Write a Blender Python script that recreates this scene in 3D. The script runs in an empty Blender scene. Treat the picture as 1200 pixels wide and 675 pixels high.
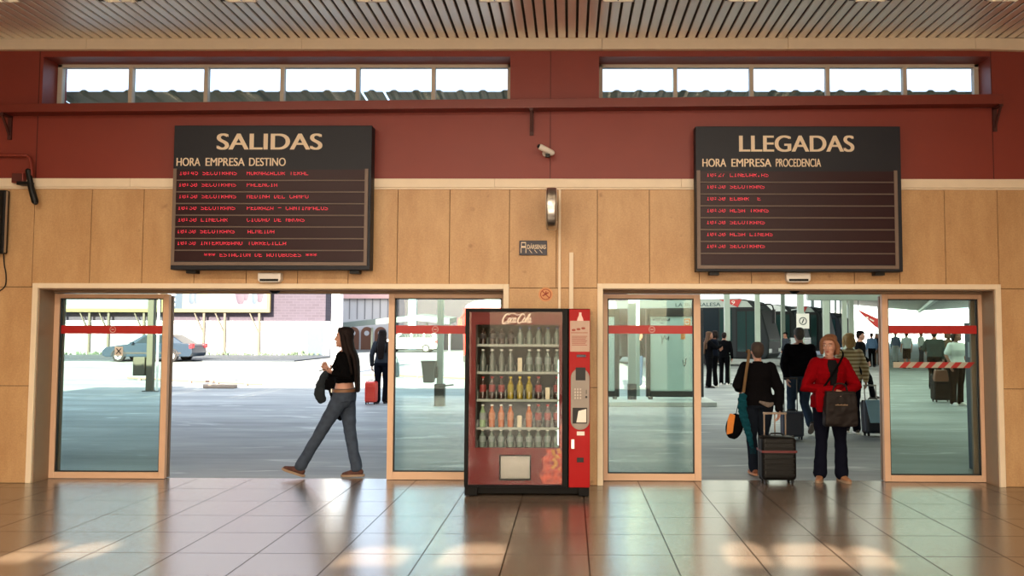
import bpy, bmesh, math, random
from mathutils import Vector, Matrix, noise
random.seed(7)
scene = bpy.context.scene
COL = scene.collection
PI = math.pi
V = Vector

# ------------------------------------------------------------------ camera
FPX = 950.0
CAMLOC = V((0.0, -8.63, 1.61))
YAW, PITCH, ROLL = math.radians(0.5), math.radians(3.10), math.radians(0.15)
CX, CY = 660.0, 337.5
RCAM = Matrix.Rotation(YAW, 3, 'Z') @ Matrix.Rotation(PI / 2 + PITCH, 3, 'X') @ Matrix.Rotation(ROLL, 3, 'Z')
def ray(px, py):
    return RCAM @ V(((px - CX) / FPX, -(py - CY) / FPX, -1.0))
def onY(px, py, Y=0.0):
    d = ray(px, py); return CAMLOC + d * ((Y - CAMLOC.y) / d.y)
def onZ(px, py, z=0.0):
    d = ray(px, py); return CAMLOC + d * ((z - CAMLOC.z) / d.z)
def proj(p):
    q = RCAM.transposed() @ (V(p) - CAMLOC)
    return (CX + FPX * q.x / -q.z, CY - FPX * q.y / -q.z)
cam_d = bpy.data.cameras.new('camera'); cam = bpy.data.objects.new('camera', cam_d); COL.objects.link(cam)
cam.matrix_world = Matrix.Translation(CAMLOC) @ RCAM.to_4x4()
cam_d.sensor_width = 36; cam_d.lens = FPX / 1200 * 36
cam_d.shift_x = (600 - CX) / 1200.0; cam_d.shift_y = 0
cam_d.clip_end = 600; cam_d.clip_start = 0.05
scene.camera = cam

# ------------------------------------------------------------------ materials
def lin(c):
    return tuple(((v / 255) / 12.92 if v / 255 <= 0.04045 else ((v / 255 + 0.055) / 1.055) ** 2.4) for v in c)
MATS = {}
def mat(name, c, rough=.6, metal=0, var=.08, scale=9, spec=.5, emis=None, es=1, bump=0, aniso=0, coat=0, stretch=None):
    if name in MATS: return MATS[name]
    m = bpy.data.materials.new(name); m.use_nodes = True
    nt = m.node_tree; N = nt.nodes; L = nt.links
    b = N['Principled BSDF']
    c = lin(c)
    tc = N.new('ShaderNodeTexCoord'); no = N.new('ShaderNodeTexNoise')
    no.inputs['Scale'].default_value = scale; no.inputs['Detail'].default_value = 4
    if stretch:
        mp = N.new('ShaderNodeMapping'); mp.inputs['Scale'].default_value = stretch
        L.new(tc.outputs['Object'], mp.inputs[0]); L.new(mp.outputs[0], no.inputs[0])
    else: L.new(tc.outputs['Object'], no.inputs[0])
    mx = N.new('ShaderNodeMix'); mx.data_type = 'RGBA'
    mx.inputs[6].default_value = (*[v * (1 - var) for v in c], 1); mx.inputs[7].default_value = (*[min(1, v * (1 + var)) for v in c], 1)
    L.new(no.outputs['Fac'], mx.inputs[0]); L.new(mx.outputs[2], b.inputs['Base Color'])
    b.inputs['Roughness'].default_value = rough; b.inputs['Metallic'].default_value = metal
    b.inputs['Specular IOR Level'].default_value = spec
    b.inputs['Coat Weight'].default_value = coat; b.inputs['Coat Roughness'].default_value = .08
    if emis:
        b.inputs['Emission Color'].default_value = (*lin(emis), 1); b.inputs['Emission Strength'].default_value = es
    if bump:
        bp = N.new('ShaderNodeBump'); bp.inputs['Strength'].default_value = bump; bp.inputs['Distance'].default_value = .01
        L.new(no.outputs['Fac'], bp.inputs['Height']); L.new(bp.outputs[0], b.inputs['Normal'])
    MATS[name] = m; return m
def glass(name, tint=(235, 245, 242), refl=1.0, rough=0.0):
    """thin pane: see-through with a fresnel reflection"""
    m = bpy.data.materials.new(name); m.use_nodes = True; nt = m.node_tree; N = nt.nodes; L = nt.links
    N.remove(N['Principled BSDF']); out = N['Material Output']
    t = N.new('ShaderNodeBsdfTransparent'); t.inputs[0].default_value = (*lin(tint), 1)
    g = N.new('ShaderNodeBsdfGlossy'); g.inputs['Roughness'].default_value = rough
    fr = N.new('ShaderNodeFresnel'); ge = N.new('ShaderNodeNewGeometry'); io = N.new('ShaderNodeMapRange')
    io.inputs[3].default_value = 1.5; io.inputs[4].default_value = 1 / 1.5; L.new(ge.outputs['Backfacing'], io.inputs[0]); L.new(io.outputs[0], fr.inputs[0])
    ml = N.new('ShaderNodeMath'); ml.operation = 'MULTIPLY'; ml.inputs[1].default_value = refl; ml.use_clamp = True
    no = N.new('ShaderNodeTexNoise'); no.inputs['Scale'].default_value = 1.5
    ms = N.new('ShaderNodeMix'); ms.data_type = 'RGBA'; ms.inputs[6].default_value = t.inputs[0].default_value
    ms.inputs[7].default_value = (*[v * .97 for v in lin(tint)], 1)
    L.new(no.outputs['Fac'], ms.inputs[0]); L.new(ms.outputs[2], t.inputs[0])
    mx = N.new('ShaderNodeMixShader'); L.new(fr.outputs[0], ml.inputs[0]); L.new(ml.outputs[0], mx.inputs[0])
    L.new(t.outputs[0], mx.inputs[1]); L.new(g.outputs[0], mx.inputs[2]); L.new(mx.outputs[0], out.inputs[0])
    MATS[name] = m; return m

# ------------------------------------------------------------------ mesh builder
class MB:
    def __init__(s, m=0): s.bm = bmesh.new(); s.m = m
    def face(s, vs):
        try: f = s.bm.faces.new(vs); f.material_index = s.m; return f
        except ValueError: return None
    def box(s, x0, x1, y0, y1, z0, z1, M=None):
        P = [V((x, y, z)) for z in (z0, z1) for y in (y0, y1) for x in (x0, x1)]
        if M is not None: P = [M @ p for p in P]
        v = [s.bm.verts.new(p) for p in P]
        for q in ((0, 2, 3, 1), (4, 5, 7, 6), (0, 1, 5, 4), (2, 6, 7, 3), (0, 4, 6, 2), (1, 3, 7, 5)): s.face([v[i] for i in q])
        return s
    def bar(s, a, b, w, h=None, up=None):
        a, b = V(a), V(b); h = h or w; d = (b - a); L = d.length; d.normalize()
        up = V(up) if up else (V((0, 0, 1)) if abs(d.z) < .95 else V((0, 1, 0)))
        x = d.cross(up).normalized(); z = x.cross(d)
        M = Matrix((x, d, z)).transposed().to_4x4(); M.translation = a
        return s.box(-w / 2, w / 2, 0, L, -h / 2, h / 2, M)
    def prism(s, poly, a, b, axis='y', taper=None):
        """poly in the two other axes, extruded a..b; taper scales the b side about a centre"""
        def mk(p, t):
            u, w = p
            return V((u, t, w)) if axis == 'y' else (V((t, u, w)) if axis == 'x' else V((u, w, t)))
        A = [s.bm.verts.new(mk(p, a)) for p in poly]; B = [s.bm.verts.new(mk(p, b)) for p in poly]
        s.face(A); s.face(list(reversed(B)))
        n = len(poly)
        for i in range(n): s.face([A[i], B[i], B[(i + 1) % n], A[(i + 1) % n]])
        return s
    def loft(s, rings, cap=True):
        R = [[s.bm.verts.new(p) for p in r] for r in rings]
        for a, b in zip(R, R[1:]):
            n = len(a)
            for i in range(n): s.face([a[i], a[(i + 1) % n], b[(i + 1) % n], b[i]])
        if cap: s.face(list(reversed(R[0]))); s.face(R[-1])
        return s
    def tube(s, pts, rad, seg=12, ref=None, cap=True, smooth=0, round_end=True):
        pts = [V(p) for p in pts]
        if not isinstance(rad, (list,)): rad = [rad] * len(pts)
        rad = [(r, r) if not isinstance(r, tuple) else r for r in rad]
        if smooth and len(pts) > 2:
            np_, nr = [], []
            for i in range(len(pts) - 1):
                p0, p1, p2, p3 = pts[max(i - 1, 0)], pts[i], pts[i + 1], pts[min(i + 2, len(pts) - 1)]
                for k in range(smooth + 1):
                    t = k / (smooth + 1)
                    np_.append(.5 * ((2 * p1) + (p2 - p0) * t + (2 * p0 - 5 * p1 + 4 * p2 - p3) * t * t + (3 * p1 - p0 - 3 * p2 + p3) * t ** 3))
                    nr.append(tuple(rad[i][j] * (1 - t) + rad[i + 1][j] * t for j in (0, 1)))
            np_.append(pts[-1]); nr.append(rad[-1]); pts, rad = np_, nr
        n = len(pts); rings = []; prev = None
        for i, p in enumerate(pts):
            d = (pts[min(i + 1, n - 1)] - pts[max(i - 1, 0)]).normalized()
            if ref is not None: x = V(ref) - d * d.dot(V(ref))
            elif prev is not None: x = prev - d * d.dot(prev)
            else: x = (V((1, 0, 0)) if abs(d.x) < .8 else V((0, 1, 0))); x = x - d * d.dot(x)
            x.normalize(); prev = x; y = d.cross(x)
            def ring(c, k): return [c + (x * math.cos(a) * rad[i][0] + y * math.sin(a) * rad[i][1]) * k for a in [2 * PI * j / seg for j in range(seg)]]
            if i == 0 and cap and round_end:
                rings.append(ring(p - d * min(rad[0]) * .8, .45)); rings.append(ring(p - d * min(rad[0]) * .5, .82))
            rings.append(ring(p, 1))
            if i == n - 1 and cap and round_end:
                rings.append(ring(p + d * min(rad[-1]) * .5, .82)); rings.append(ring(p + d * min(rad[-1]) * .8, .45))
        return s.loft(rings, cap)
    def ell(s, c, r, seg=14, M=None, rot=None):
        c = V(c); rings = []; nr = max(6, seg // 2 + 1)
        for i in range(1, nr):
            t = PI * i / nr
            rings.append([V((r[0] * math.sin(t) * math.cos(a), r[1] * math.sin(t) * math.sin(a), -r[2] * math.cos(t))) for a in [2 * PI * j / seg for j in range(seg)]])
        if rot: rings = [[rot @ p for p in q] for q in rings]
        rings = [[p + c for p in q] for q in rings]
        if M is not None: rings = [[M @ p for p in q] for q in rings]
        return s.loft(rings)
    def cyl(s, c, r, h, axis='z', seg=24, r2=None):
        c = V(c); r2 = r if r2 is None else r2
        ax = {'x': V((1, 0, 0)), 'y': V((0, 1, 0)), 'z': V((0, 0, 1))}[axis]
        u = V((0, 1, 0)) if axis == 'x' else (V((0, 0, 1)) if axis == 'y' else V((1, 0, 0))); w = ax.cross(u)
        return s.loft([[c + ax * t + (u * math.cos(a) + w * math.sin(a)) * q for a in [2 * PI * j / seg for j in range(seg)]] for t, q in ((-h / 2, r), (h / 2, r2))])
    def lathe(s, prof, c=(0, 0, 0), seg=16):
        c = V(c)
        return s.loft([[c + V((r * math.cos(a), r * math.sin(a), z)) for a in [2 * PI * j / seg for j in range(seg)]] for r, z in prof])
    def build(s, name, mats, parent=None, smooth=False, bevel=0, world=False, bseg=2, kind=None, sub=0):
        me = bpy.data.meshes.new(name)
        bmesh.ops.recalc_face_normals(s.bm, faces=s.bm.faces[:])
        s.bm.to_mesh(me); s.bm.free()
        if world and parent is not None:
            me.transform(root_matrix(parent).inverted())
        if not isinstance(mats, (list, tuple)): mats = [mats]
        for m in mats: me.materials.append(m)
        if smooth:
            for p in me.polygons: p.use_smooth = True
        o = bpy.data.objects.new(name, me); COL.objects.link(o)
        if parent is not None: o.parent = parent
        if bevel:
            b = o.modifiers.new('bevel', 'BEVEL'); b.width = bevel; b.segments = bseg; b.limit_method = 'ANGLE'; b.angle_limit = math.radians(40)
        if sub:
            b = o.modifiers.new('sub', 'SUBSURF'); b.levels = sub; b.render_levels = sub
        if kind: o['kind'] = kind
        return o
def root_matrix(o):
    m = o.matrix_basis.copy()
    while o.parent: o = o.parent; m = o.matrix_basis @ m
    return m
def tag(o, label=None, cat=None, group=None, kind=None):
    if label: o['label'] = label
    if cat: o['category'] = cat
    if group: o['group'] = group
    if kind: o['kind'] = kind
    return o
def thing(name, label, cat, loc=(0, 0, 0), rz=0, group=None):
    o = bpy.data.objects.new(name, None); o.empty_display_size = .2; COL.objects.link(o)
    o.location = loc; o.rotation_euler = (0, 0, rz)
    return tag(o, label, cat, group)
def dup(root, loc, rz=None, label=None, group=None):
    r = root.copy(); COL.objects.link(r); r.location = loc
    if rz is not None: r.rotation_euler = (0, 0, rz)
    if label: r['label'] = label
    if group: r['group'] = group
    for ch in list(root.children):
        c = ch.copy(); COL.objects.link(c); c.parent = r
        for g in ch.children:
            d = g.copy(); COL.objects.link(d); d.parent = c
    return r
def fuse(mb, voxel, smooth=2, wr=0, wf=9, factor=.5):
    """voxel-union of overlapping closed pieces -> new MB-like mesh"""
    me = bpy.data.meshes.new('tmp'); bmesh.ops.recalc_face_normals(mb.bm, faces=mb.bm.faces[:]); mb.bm.to_mesh(me); mb.bm.free()
    o = bpy.data.objects.new('tmp', me); COL.objects.link(o)
    r = o.modifiers.new('r', 'REMESH'); r.mode = 'VOXEL'; r.voxel_size = voxel; r.use_smooth_shade = True
    if smooth:
        q = o.modifiers.new('s', 'SMOOTH'); q.iterations = smooth; q.factor = factor
    dg = bpy.context.evaluated_depsgraph_get(); dg.update()
    me2 = bpy.data.meshes.new_from_object(o.evaluated_get(dg))
    bpy.data.objects.remove(o); bpy.data.meshes.remove(me)
    out = MB(); out.bm.from_mesh(me2); bpy.data.meshes.remove(me2)
    if wr:
        out.bm.normal_update()
        for v in out.bm.verts:
            n = noise.noise(V((v.co.x * wf, v.co.y * wf, v.co.z * wf * 1.6))) + .5 * noise.noise(V((v.co.x * wf * 2.3, v.co.y * wf * 2.3 + 5, v.co.z * wf * 3)))
            v.co += v.normal * n * wr
    return out
def text(name, body, x0, x1, z0, z1, mat_, parent, y, bold=0.0, shear=0.0, ext=.002, M=None, fat=0):
    """letters filling the rectangle x0..x1, z0..z1 in the parent's frame, facing -Y"""
    cu = bpy.data.curves.new(name, 'FONT'); cu.body = body; cu.size = 1; cu.offset = bold; cu.shear = shear; cu.extrude = 0
    o = bpy.data.objects.new('tmp', cu); COL.objects.link(o)
    dg = bpy.context.evaluated_depsgraph_get(); dg.update()
    me = bpy.data.meshes.new_from_object(o.evaluated_get(dg)); bpy.data.objects.remove(o); bpy.data.curves.remove(cu)
    if fat:
        b_ = bmesh.new(); b_.from_mesh(me); g_ = bmesh.ops.duplicate(b_, geom=b_.verts[:] + b_.edges[:] + b_.faces[:])
        for q_ in g_['geom']:
            if isinstance(q_, bmesh.types.BMVert): q_.co.x += fat; q_.co.z = 1.0
        b_.to_mesh(me); b_.free()
    xs = [v.co.x for v in me.vertices]; ys = [v.co.y for v in me.vertices]
    a, b, c, d = min(xs), max(xs), min(ys), max(ys)
    for v in me.vertices:
        u = (v.co.x - a) / (b - a); w = (v.co.y - c) / (d - c)
        p = V((x0 + (x1 - x0) * u, y - (.0006 if v.co.z > .5 else 0), z0 + (z1 - z0) * w))
        v.co = M @ p if M is not None else p
    me.materials.clear(); me.materials.append(mat_); me.name = name
    ob = bpy.data.objects.new(name, me); COL.objects.link(ob)
    if parent is not None: ob.parent = parent
    return ob
def gridwall(xs, zs, solid, y0, y1, mb, matf=None):
    """surface of a wall of cells between y0 (front) and y1 with cells left open"""
    nx, nz = len(xs) - 1, len(zs) - 1
    S = lambda i, j: 0 <= i < nx and 0 <= j < nz and solid(.5 * (xs[i] + xs[i + 1]), .5 * (zs[j] + zs[j + 1]))
    def q(ps): mb.face([mb.bm.verts.new(p) for p in ps])
    for i in range(nx):
        for j in range(nz):
            if not S(i, j): continue
            a, b, c, d = xs[i], xs[i + 1], zs[j], zs[j + 1]
            if matf: mb.m = matf(.5 * (a + b), .5 * (c + d))
            q([(a, y0, c), (b, y0, c), (b, y0, d), (a, y0, d)])
            q([(a, y1, c), (a, y1, d), (b, y1, d), (b, y1, c)])
            if not S(i - 1, j): q([(a, y0, c), (a, y0, d), (a, y1, d), (a, y1, c)])
            if not S(i + 1, j): q([(b, y0, c), (b, y1, c), (b, y1, d), (b, y0, d)])
            if not S(i, j - 1): q([(a, y0, c), (a, y1, c), (b, y1, c), (b, y0, c)])
            if not S(i, j + 1): q([(a, y0, d), (b, y0, d), (b, y1, d), (a, y1, d)])
# ================================================================== THE ROOM
# ---- materials of the shell
def floor_material():
    m = bpy.data.materials.new('floor_tiles'); m.use_nodes = True; nt = m.node_tree; N = nt.nodes; L = nt.links
    b = N['Principled BSDF']; tc = N.new('ShaderNodeTexCoord'); mp = N.new('ShaderNodeMapping')
    mp.inputs['Location'].default_value = (-.135, .27, 0)
    br = N.new('ShaderNodeTexBrick'); br.offset = 0; br.squash = 1
    br.inputs['Scale'].default_value = 1; br.inputs['Brick Width'].default_value = .6; br.inputs['Row Height'].default_value = .6
    br.inputs['Mortar Size'].default_value = .006; br.inputs['Mortar Smooth'].default_value = .1
    br.inputs['Color1'].default_value = (*lin((116, 101, 88)), 1); br.inputs['Color2'].default_value = (*lin((107, 93, 81)), 1)
    br.inputs['Mortar'].default_value = (*lin((44, 32, 24)), 1)
    L.new(tc.outputs['Object'], mp.inputs[0]); L.new(mp.outputs[0], br.inputs[0])
    no = N.new('ShaderNodeTexNoise'); no.inputs['Scale'].default_value = 1.2; no.inputs['Detail'].default_value = 3
    L.new(tc.outputs['Object'], no.inputs[0])
    mx = N.new('ShaderNodeMix'); mx.data_type = 'RGBA'; mx.blend_type = 'MULTIPLY'; mx.inputs[0].default_value = .15
    L.new(br.outputs['Color'], mx.inputs[6]); L.new(no.outputs['Color'], mx.inputs[7])
    bw = N.new('ShaderNodeRGBToBW'); L.new(no.outputs['Color'], bw.inputs[0]); L.new(bw.outputs[0], mx.inputs[7])
    L.new(mx.outputs[2], b.inputs['Base Color'])
    mr = N.new('ShaderNodeMapRange'); mr.inputs[1].default_value = .3; mr.inputs[2].default_value = .7; mr.inputs[3].default_value = .25; mr.inputs[4].default_value = .27
    L.new(no.outputs['Fac'], mr.inputs[0]); L.new(mr.outputs[0], b.inputs['Roughness'])
    b.inputs['Specular IOR Level'].default_value = .9; b.inputs['Coat Roughness'].default_value = .2
    iv = N.new('ShaderNodeMapRange'); iv.inputs[3].default_value = .5; iv.inputs[4].default_value = 0; L.new(br.outputs['Fac'], iv.inputs[0]); L.new(iv.outputs[0], b.inputs['Coat Weight'])
    iv2 = N.new('ShaderNodeMapRange'); iv2.inputs[3].default_value = .9; iv2.inputs[4].default_value = .1; L.new(br.outputs['Fac'], iv2.inputs[0]); L.new(iv2.outputs[0], b.inputs['Specular IOR Level'])
    bp = N.new('ShaderNodeBump'); bp.inputs['Strength'].default_value = .06; bp.inputs['Distance'].default_value = .001; bp.invert = True
    L.new(br.outputs['Fac'], bp.inputs['Height']); L.new(bp.outputs[0], b.inputs['Normal'])
    return m
def stone_material():
    m = bpy.data.materials.new('tan_stone_cladding'); m.use_nodes = True; nt = m.node_tree; N = nt.nodes; L = nt.links
    b = N['Principled BSDF']; tc = N.new('ShaderNodeTexCoord')
    n1 = N.new('ShaderNodeTexNoise'); n1.inputs['Scale'].default_value = 1.6; n1.inputs['Detail'].default_value = 8; n1.inputs['Roughness'].default_value = .7
    mp = N.new('ShaderNodeMapping'); mp.inputs['Scale'].default_value = (1.6, 1, .55)
    L.new(tc.outputs['Object'], mp.inputs[0]); L.new(mp.outputs[0], n1.inputs[0])
    n2 = N.new('ShaderNodeTexNoise'); n2.inputs['Scale'].default_value = 60; n2.inputs['Detail'].default_value = 3
    L.new(tc.outputs['Object'], n2.inputs[0])
    cr = N.new('ShaderNodeValToRGB'); cr.color_ramp.elements[0].position = .3; cr.color_ramp.elements[1].position = .72
    cr.color_ramp.elements[0].color = (*lin((182, 140, 96)), 1); cr.color_ramp.elements[1].color = (*lin((210, 172, 126)), 1)
    L.new(n1.outputs['Fac'], cr.inputs[0])
    mx = N.new('ShaderNodeMix'); mx.data_type = 'RGBA'; mx.blend_type = 'OVERLAY'; mx.inputs[0].default_value = .3
    L.new(cr.outputs[0], mx.inputs[6]); bw = N.new('ShaderNodeRGBToBW'); L.new(n2.outputs['Color'], bw.inputs[0]); L.new(bw.outputs[0], mx.inputs[7])
    vo = N.new('ShaderNodeTexNoise'); vo.inputs['Scale'].default_value = 7; vo.inputs['Detail'].default_value = 2
    L.new(tc.outputs['Object'], vo.inputs[0])
    c2 = N.new('ShaderNodeValToRGB'); c2.color_ramp.elements[0].position = .70; c2.color_ramp.elements[1].position = .80
    c2.color_ramp.elements[0].color = (0, 0, 0, 1); c2.color_ramp.elements[1].color = (.45, .45, .45, 1)
    L.new(vo.outputs['Fac'], c2.inputs[0])
    m3 = N.new('ShaderNodeMix'); m3.data_type = 'RGBA'; m3.inputs[7].default_value = (*lin((120, 76, 42)), 1)
    L.new(c2.outputs[0], m3.inputs[0]); L.new(mx.outputs[2], m3.inputs[6]); L.new(m3.outputs[2], b.inputs['Base Color'])
    b.inputs['Roughness'].default_value = .42; b.inputs['Specular IOR Level'].default_value = .4
    return m
M_floor = floor_material(); M_stone = stone_material()
M_red = mat('red_painted_wall', (128, 48, 36), .5, var=.10, scale=2.2)
M_cream = mat('cream_paint', (240, 222, 194), .5, var=.06)
M_plaster = mat('pale_plaster', (196, 170, 136), .8, var=.06, scale=3)
M_frame = mat('cream_lacquered_aluminium', (216, 178, 148), .38, var=.04)
M_grout = mat('dark_joint', (70, 44, 26), .9)
M_black = mat('black_plastic', (9, 9, 10), .45, spec=.25)
M_gasket = mat('black_rubber_gasket', (14, 16, 18), .6)
M_dark = mat('dark_grey_metal', (52, 50, 50), .45, metal=.3)
M_taupe = mat('taupe_soffit_panel', (150, 124, 100), .6)
M_slat = mat('champagne_aluminium_slat', (250, 246, 238), .42, metal=.8, var=.05, scale=1.2, stretch=(8, .5, 1))
M_void = mat('dark_ceiling_void', (18, 14, 11), .9)
M_chrome = mat('brushed_steel', (190, 186, 180), .28, metal=.95)
M_redband = mat('red_vinyl_band', (176, 28, 26), .45, var=.04)
M_white = mat('white_plastic', (228, 222, 214), .5, var=.03)
M_signblue = mat('dark_navy_sign', (34, 32, 48), .45)
M_letter = mat('cream_lettering', (232, 212, 184), .6, var=.03)
G_door = glass('door_glass', (246, 253, 251), .32)
G_win = glass('window_glass', (240, 246, 250), 1.0)

WT = .42            # wall thickness
DY = .28            # plane of the doors
XL, XR, YB, ZT = -7.2, 6.2, -11.8, 4.86
# openings in the front wall, from the jamb lines
o1a, o1b = onY(42, 440).x, onY(590, 440).x
o2a, o2b = onY(706, 440).x, onY(1168, 440).x
oz1 = onY(320, 338.5).z; oz2 = onY(935, 339).z
w1a, w1b = onY(50, 95).x, onY(598, 95).x
w2a, w2b = onY(702, 95).x, onY(1161, 95).x
wz0, wz1 = onY(900, 126.5).z, onY(330, 66.5).z
zband0, zband1 = onY(600, 221).z, onY(600, 210).z
zc = onY(600, 47).z      # ceiling level at the wall
ZC = zc
xs = sorted([XL, o1a, o1b, o2a, o2b, w1a, w1b, w2a, w2b, XR]); zs = sorted([0, oz1, oz2, zband0, wz0, wz1, ZT])
def solid(x, z):
    if o1a < x < o1b and z < oz1: return False
    if o2a < x < o2b and z < oz2: return False
    if w1a < x < w1b and wz0 < z < wz1: return False
    if w2a < x < w2b and wz0 < z < wz1: return False
    return True
mb = MB(); gridwall(xs, zs, solid, 0, WT, mb, lambda x, z: 1 if z > zband0 else 0)
wf = mb.build('wall_front', [M_grout, M_red], kind='structure')
# stone slabs with open joints, upper row and two lower rows
mb = MB()
jx = [XL, onY(40, 280).x, onY(107, 280).x, onY(168, 280).x, onY(229, 280).x, onY(290, 280).x, onY(350, 280).x, onY(409, 280).x, onY(466, 280).x, onY(527, 280).x, onY(597, 280).x,
      onY(652, 280).x, onY(700, 280).x, onY(761, 280).x, onY(819, 280).x, onY(880, 280).x, onY(940, 280).x, onY(1000, 280).x, onY(1053, 280).x, onY(1107, 280).x, onY(1169, 280).x, XR]
zr1 = onY(600, 337.5).z; zr2 = onY(20, 452).z
def slab(x0, x1, z0, z1):
    g = .003
    # clip against the openings
    for (a, b, t) in ((o1a, o1b, oz1), (o2a, o2b, oz2)):
        if x1 > a and x0 < b and z0 < t:
            if x0 >= a - .001 and x1 <= b + .001:
                z0 = max(z0, t)
            else:
                if x0 < a: 
                    if z1 > t: slab(a, min(x1, b), max(z0, t), z1) if x1 > a + .02 else None
                    x1 = a
                elif x1 > b:
                    if z1 > t: slab(x0, b, max(z0, t), z1)
                    x0 = b
    if x1 - x0 > .02 and z1 - z0 > .02:
        mb.box(x0 + g, x1 - g, -.012, .002, z0 + g, z1 - g)
for i in range(len(jx) - 1):
    slab(jx[i], jx[i + 1], max(zr1, 0), zband0 - .01)
for x0, x1 in ((XL, o1a), (o1b, o2a), (o2b, XR)):
    for z0, z1 in ((0.0, zr2), (zr2, zr1)): mb.box(x0 + .003, x1 - .003, -.012, .002, z0 + .003, z1 - .003)
mb.build('stone_cladding', M_stone, wf, bevel=.0015, bseg=1)
mb = MB()   # painted joints of the red wall panels
for px in (44, 645, 1163):
    x = onY(px, 150).x; mb.box(x - .004, x + .004, -.003, .002, zband1, zc)
mb.build('panel_joints', mat('dark_red_joint', (74, 22, 16), .7), wf)
# other walls, floor, ceiling
MB().box(-40, XL - .21, YB, WT + .02, -.1, 4.93).build('wall_sun_block_left', mat('grey_roof_concrete', (120, 116, 110), .9), kind='structure')  # block added beside the hall to stop sunlight leaking past its left end
MB().box(XR + .21, 34, YB, WT + .02, -.1, 4.93).build('wall_sun_block_right', MATS['grey_roof_concrete'], kind='structure')  # same block added on the right against stray sunlight
MB().box(XL - .2, XL, YB, 0, 0, ZT).build('wall_left', M_plaster, kind='structure')
MB().box(XR, XR + .2, YB, 0, 0, ZT).build('wall_right', M_plaster, kind='structure')
# unseen back wall: tall openings light the hall, slots shaped to cast sun patches
mb = MB()
lowx = [(-6.7, -4.7), (-4.3, -2.3), (-1.9, .1), (.5, 2.5), (2.9, 4.9)]
e = math.radians(25); SX = .05
def slot(px0, px1, py0, py1):
    a, b, c, d = onZ(px0, (py0 + py1) / 2), onZ(px1, (py0 + py1) / 2), onZ((px0 + px1) / 2, py1), onZ((px0 + px1) / 2, py0)
    t = math.tan(e)
    return (a.x - SX * (a.y - YB), b.x - SX * (b.y - YB), (c.y - YB) * t - .07, (d.y - YB) * t + .05)
slots = [slot(850, 905, 640, 668), slot(912, 1000, 642, 670), slot(1003, 1050, 646, 670),
         slot(515, 592, 642, 668), slot(395, 478, 646, 668), slot(2, 50, 640, 664), slot(60, 120, 640, 660)]
LZ0, LZ1 = .15, 2.45
bxs = sorted(set([XL, XR] + [v for a in lowx for v in a] + [v for s in slots for v in s[:2]]))
bzs = sorted(set([0, LZ0, LZ1, ZT] + [v for s in slots for v in s[2:]]))
def bsolid(x, z):
    if LZ0 < z < LZ1 and any(a < x < b for a, b in lowx): return False
    return not any(s[0] < x < s[1] and s[2] < z < s[3] for s in slots)
gridwall(bxs, bzs, bsolid, YB, YB + .25, mb)
# rounded upper corners of the high slots
for s in slots:
    r = min(.13, (s[1] - s[0]) * .4)
    for cx, sg in ((s[0], 1), (s[1], -1)):
        pts = [(cx, s[3])] + [(cx + sg * (r - r * math.cos(a)), s[3] - r + r * math.sin(a)) for a in [PI / 2 * k / 6 for k in range(7)]][::-1]
        mb.prism(pts, YB + .0, YB + .25, 'y')
mb.build('wall_back', M_plaster, kind='structure')
MB().box(XL - .2, XR + .2, YB - .2, DY + .05, -.12, 0).build('floor', M_floor, kind='structure')
# slatted ceiling: slats along Y with open gaps under a dark void
mb = MB(0)
pitch = .107; n = int((XR - XL) / pitch) + 1
LY = -1.02; lamps = [(onZ(px, 3, zc).x) for px in (8, 144, 285, 437, 580, 724, 870, 1018, 1172)]
LW, LLn = .30, 1.25
for i in range(n):
    x0 = XL + i * pitch; x1 = x0 + pitch - .023
    cut = any(abs((x0 + x1) / 2 - lx) < LW / 2 + .02 for lx in lamps)
    z0 = zc
    def slat(ya, yb):
        # shallow C section
        prof = [(x0, z0 + .014), (x0 + .004, z0 + .001), (x0 + .012, z0), (x1 - .012, z0), (x1 - .004, z0 + .001), (x1, z0 + .014)]
        A = [mb.bm.verts.new((p[0], ya, p[1])) for p in prof]; B = [mb.bm.verts.new((p[0], yb, p[1])) for p in prof]
        for k in range(5): mb.face([A[k], A[k + 1], B[k + 1], B[k]])
    if cut: slat(LY - .02, -.0); slat(YB, LY - LLn)
    else: slat(YB, 0)
mb.m = 1; mb.box(XL, XR, YB, 0, zc + .12, zc + .14)
mb.build('ceiling', [M_slat, M_void], kind='structure')
MB().box(XL - .5, XR + .5, YB - .3, WT + .02, ZT, 4.93).build('ceiling_roof_slab', mat('grey_roof_concrete', (120, 116, 110), .9), kind='structure')
# louvred ceiling lamps
def ceiling_lamp(x, lab):
    t = thing('ceiling_lamp', lab, 'lamp', (x, LY, zc), 0, 'louvred lamps along the ceiling edge')
    w = LW / 2
    m = MB()
    for a in (-w, w - .012): m.box(a, a + .012, -LLn, 0, -.004, .09)
    for a in (-LLn, -.012): m.box(-w, w, a, a + .012, -.004, .09)
    m.box(-w, w, -LLn, 0, .086, .09)
    m.build('housing', M_white, t)
    m = MB()
    m.box(-.006, .006, -LLn, 0, .0, .05)
    for k in range(1, 18): 
        y = -LLn * k / 18
        m.box(-w + .012, w - .012, y - .002, y + .002, .0, .045)
    m.build('louvre', mat('mirror_louvre', (225, 225, 225), .12, metal=1, var=.02), t)
    for sx in (-.075, .075):
        MB().cyl((sx, -LLn / 2, .068), .013, LLn - .1, 'y', 10).build('lamp_tube', mat('fluorescent_tube', (240, 235, 220), .4, emis=(255, 225, 180), es=8.0), t, smooth=True)
    return t
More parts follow.
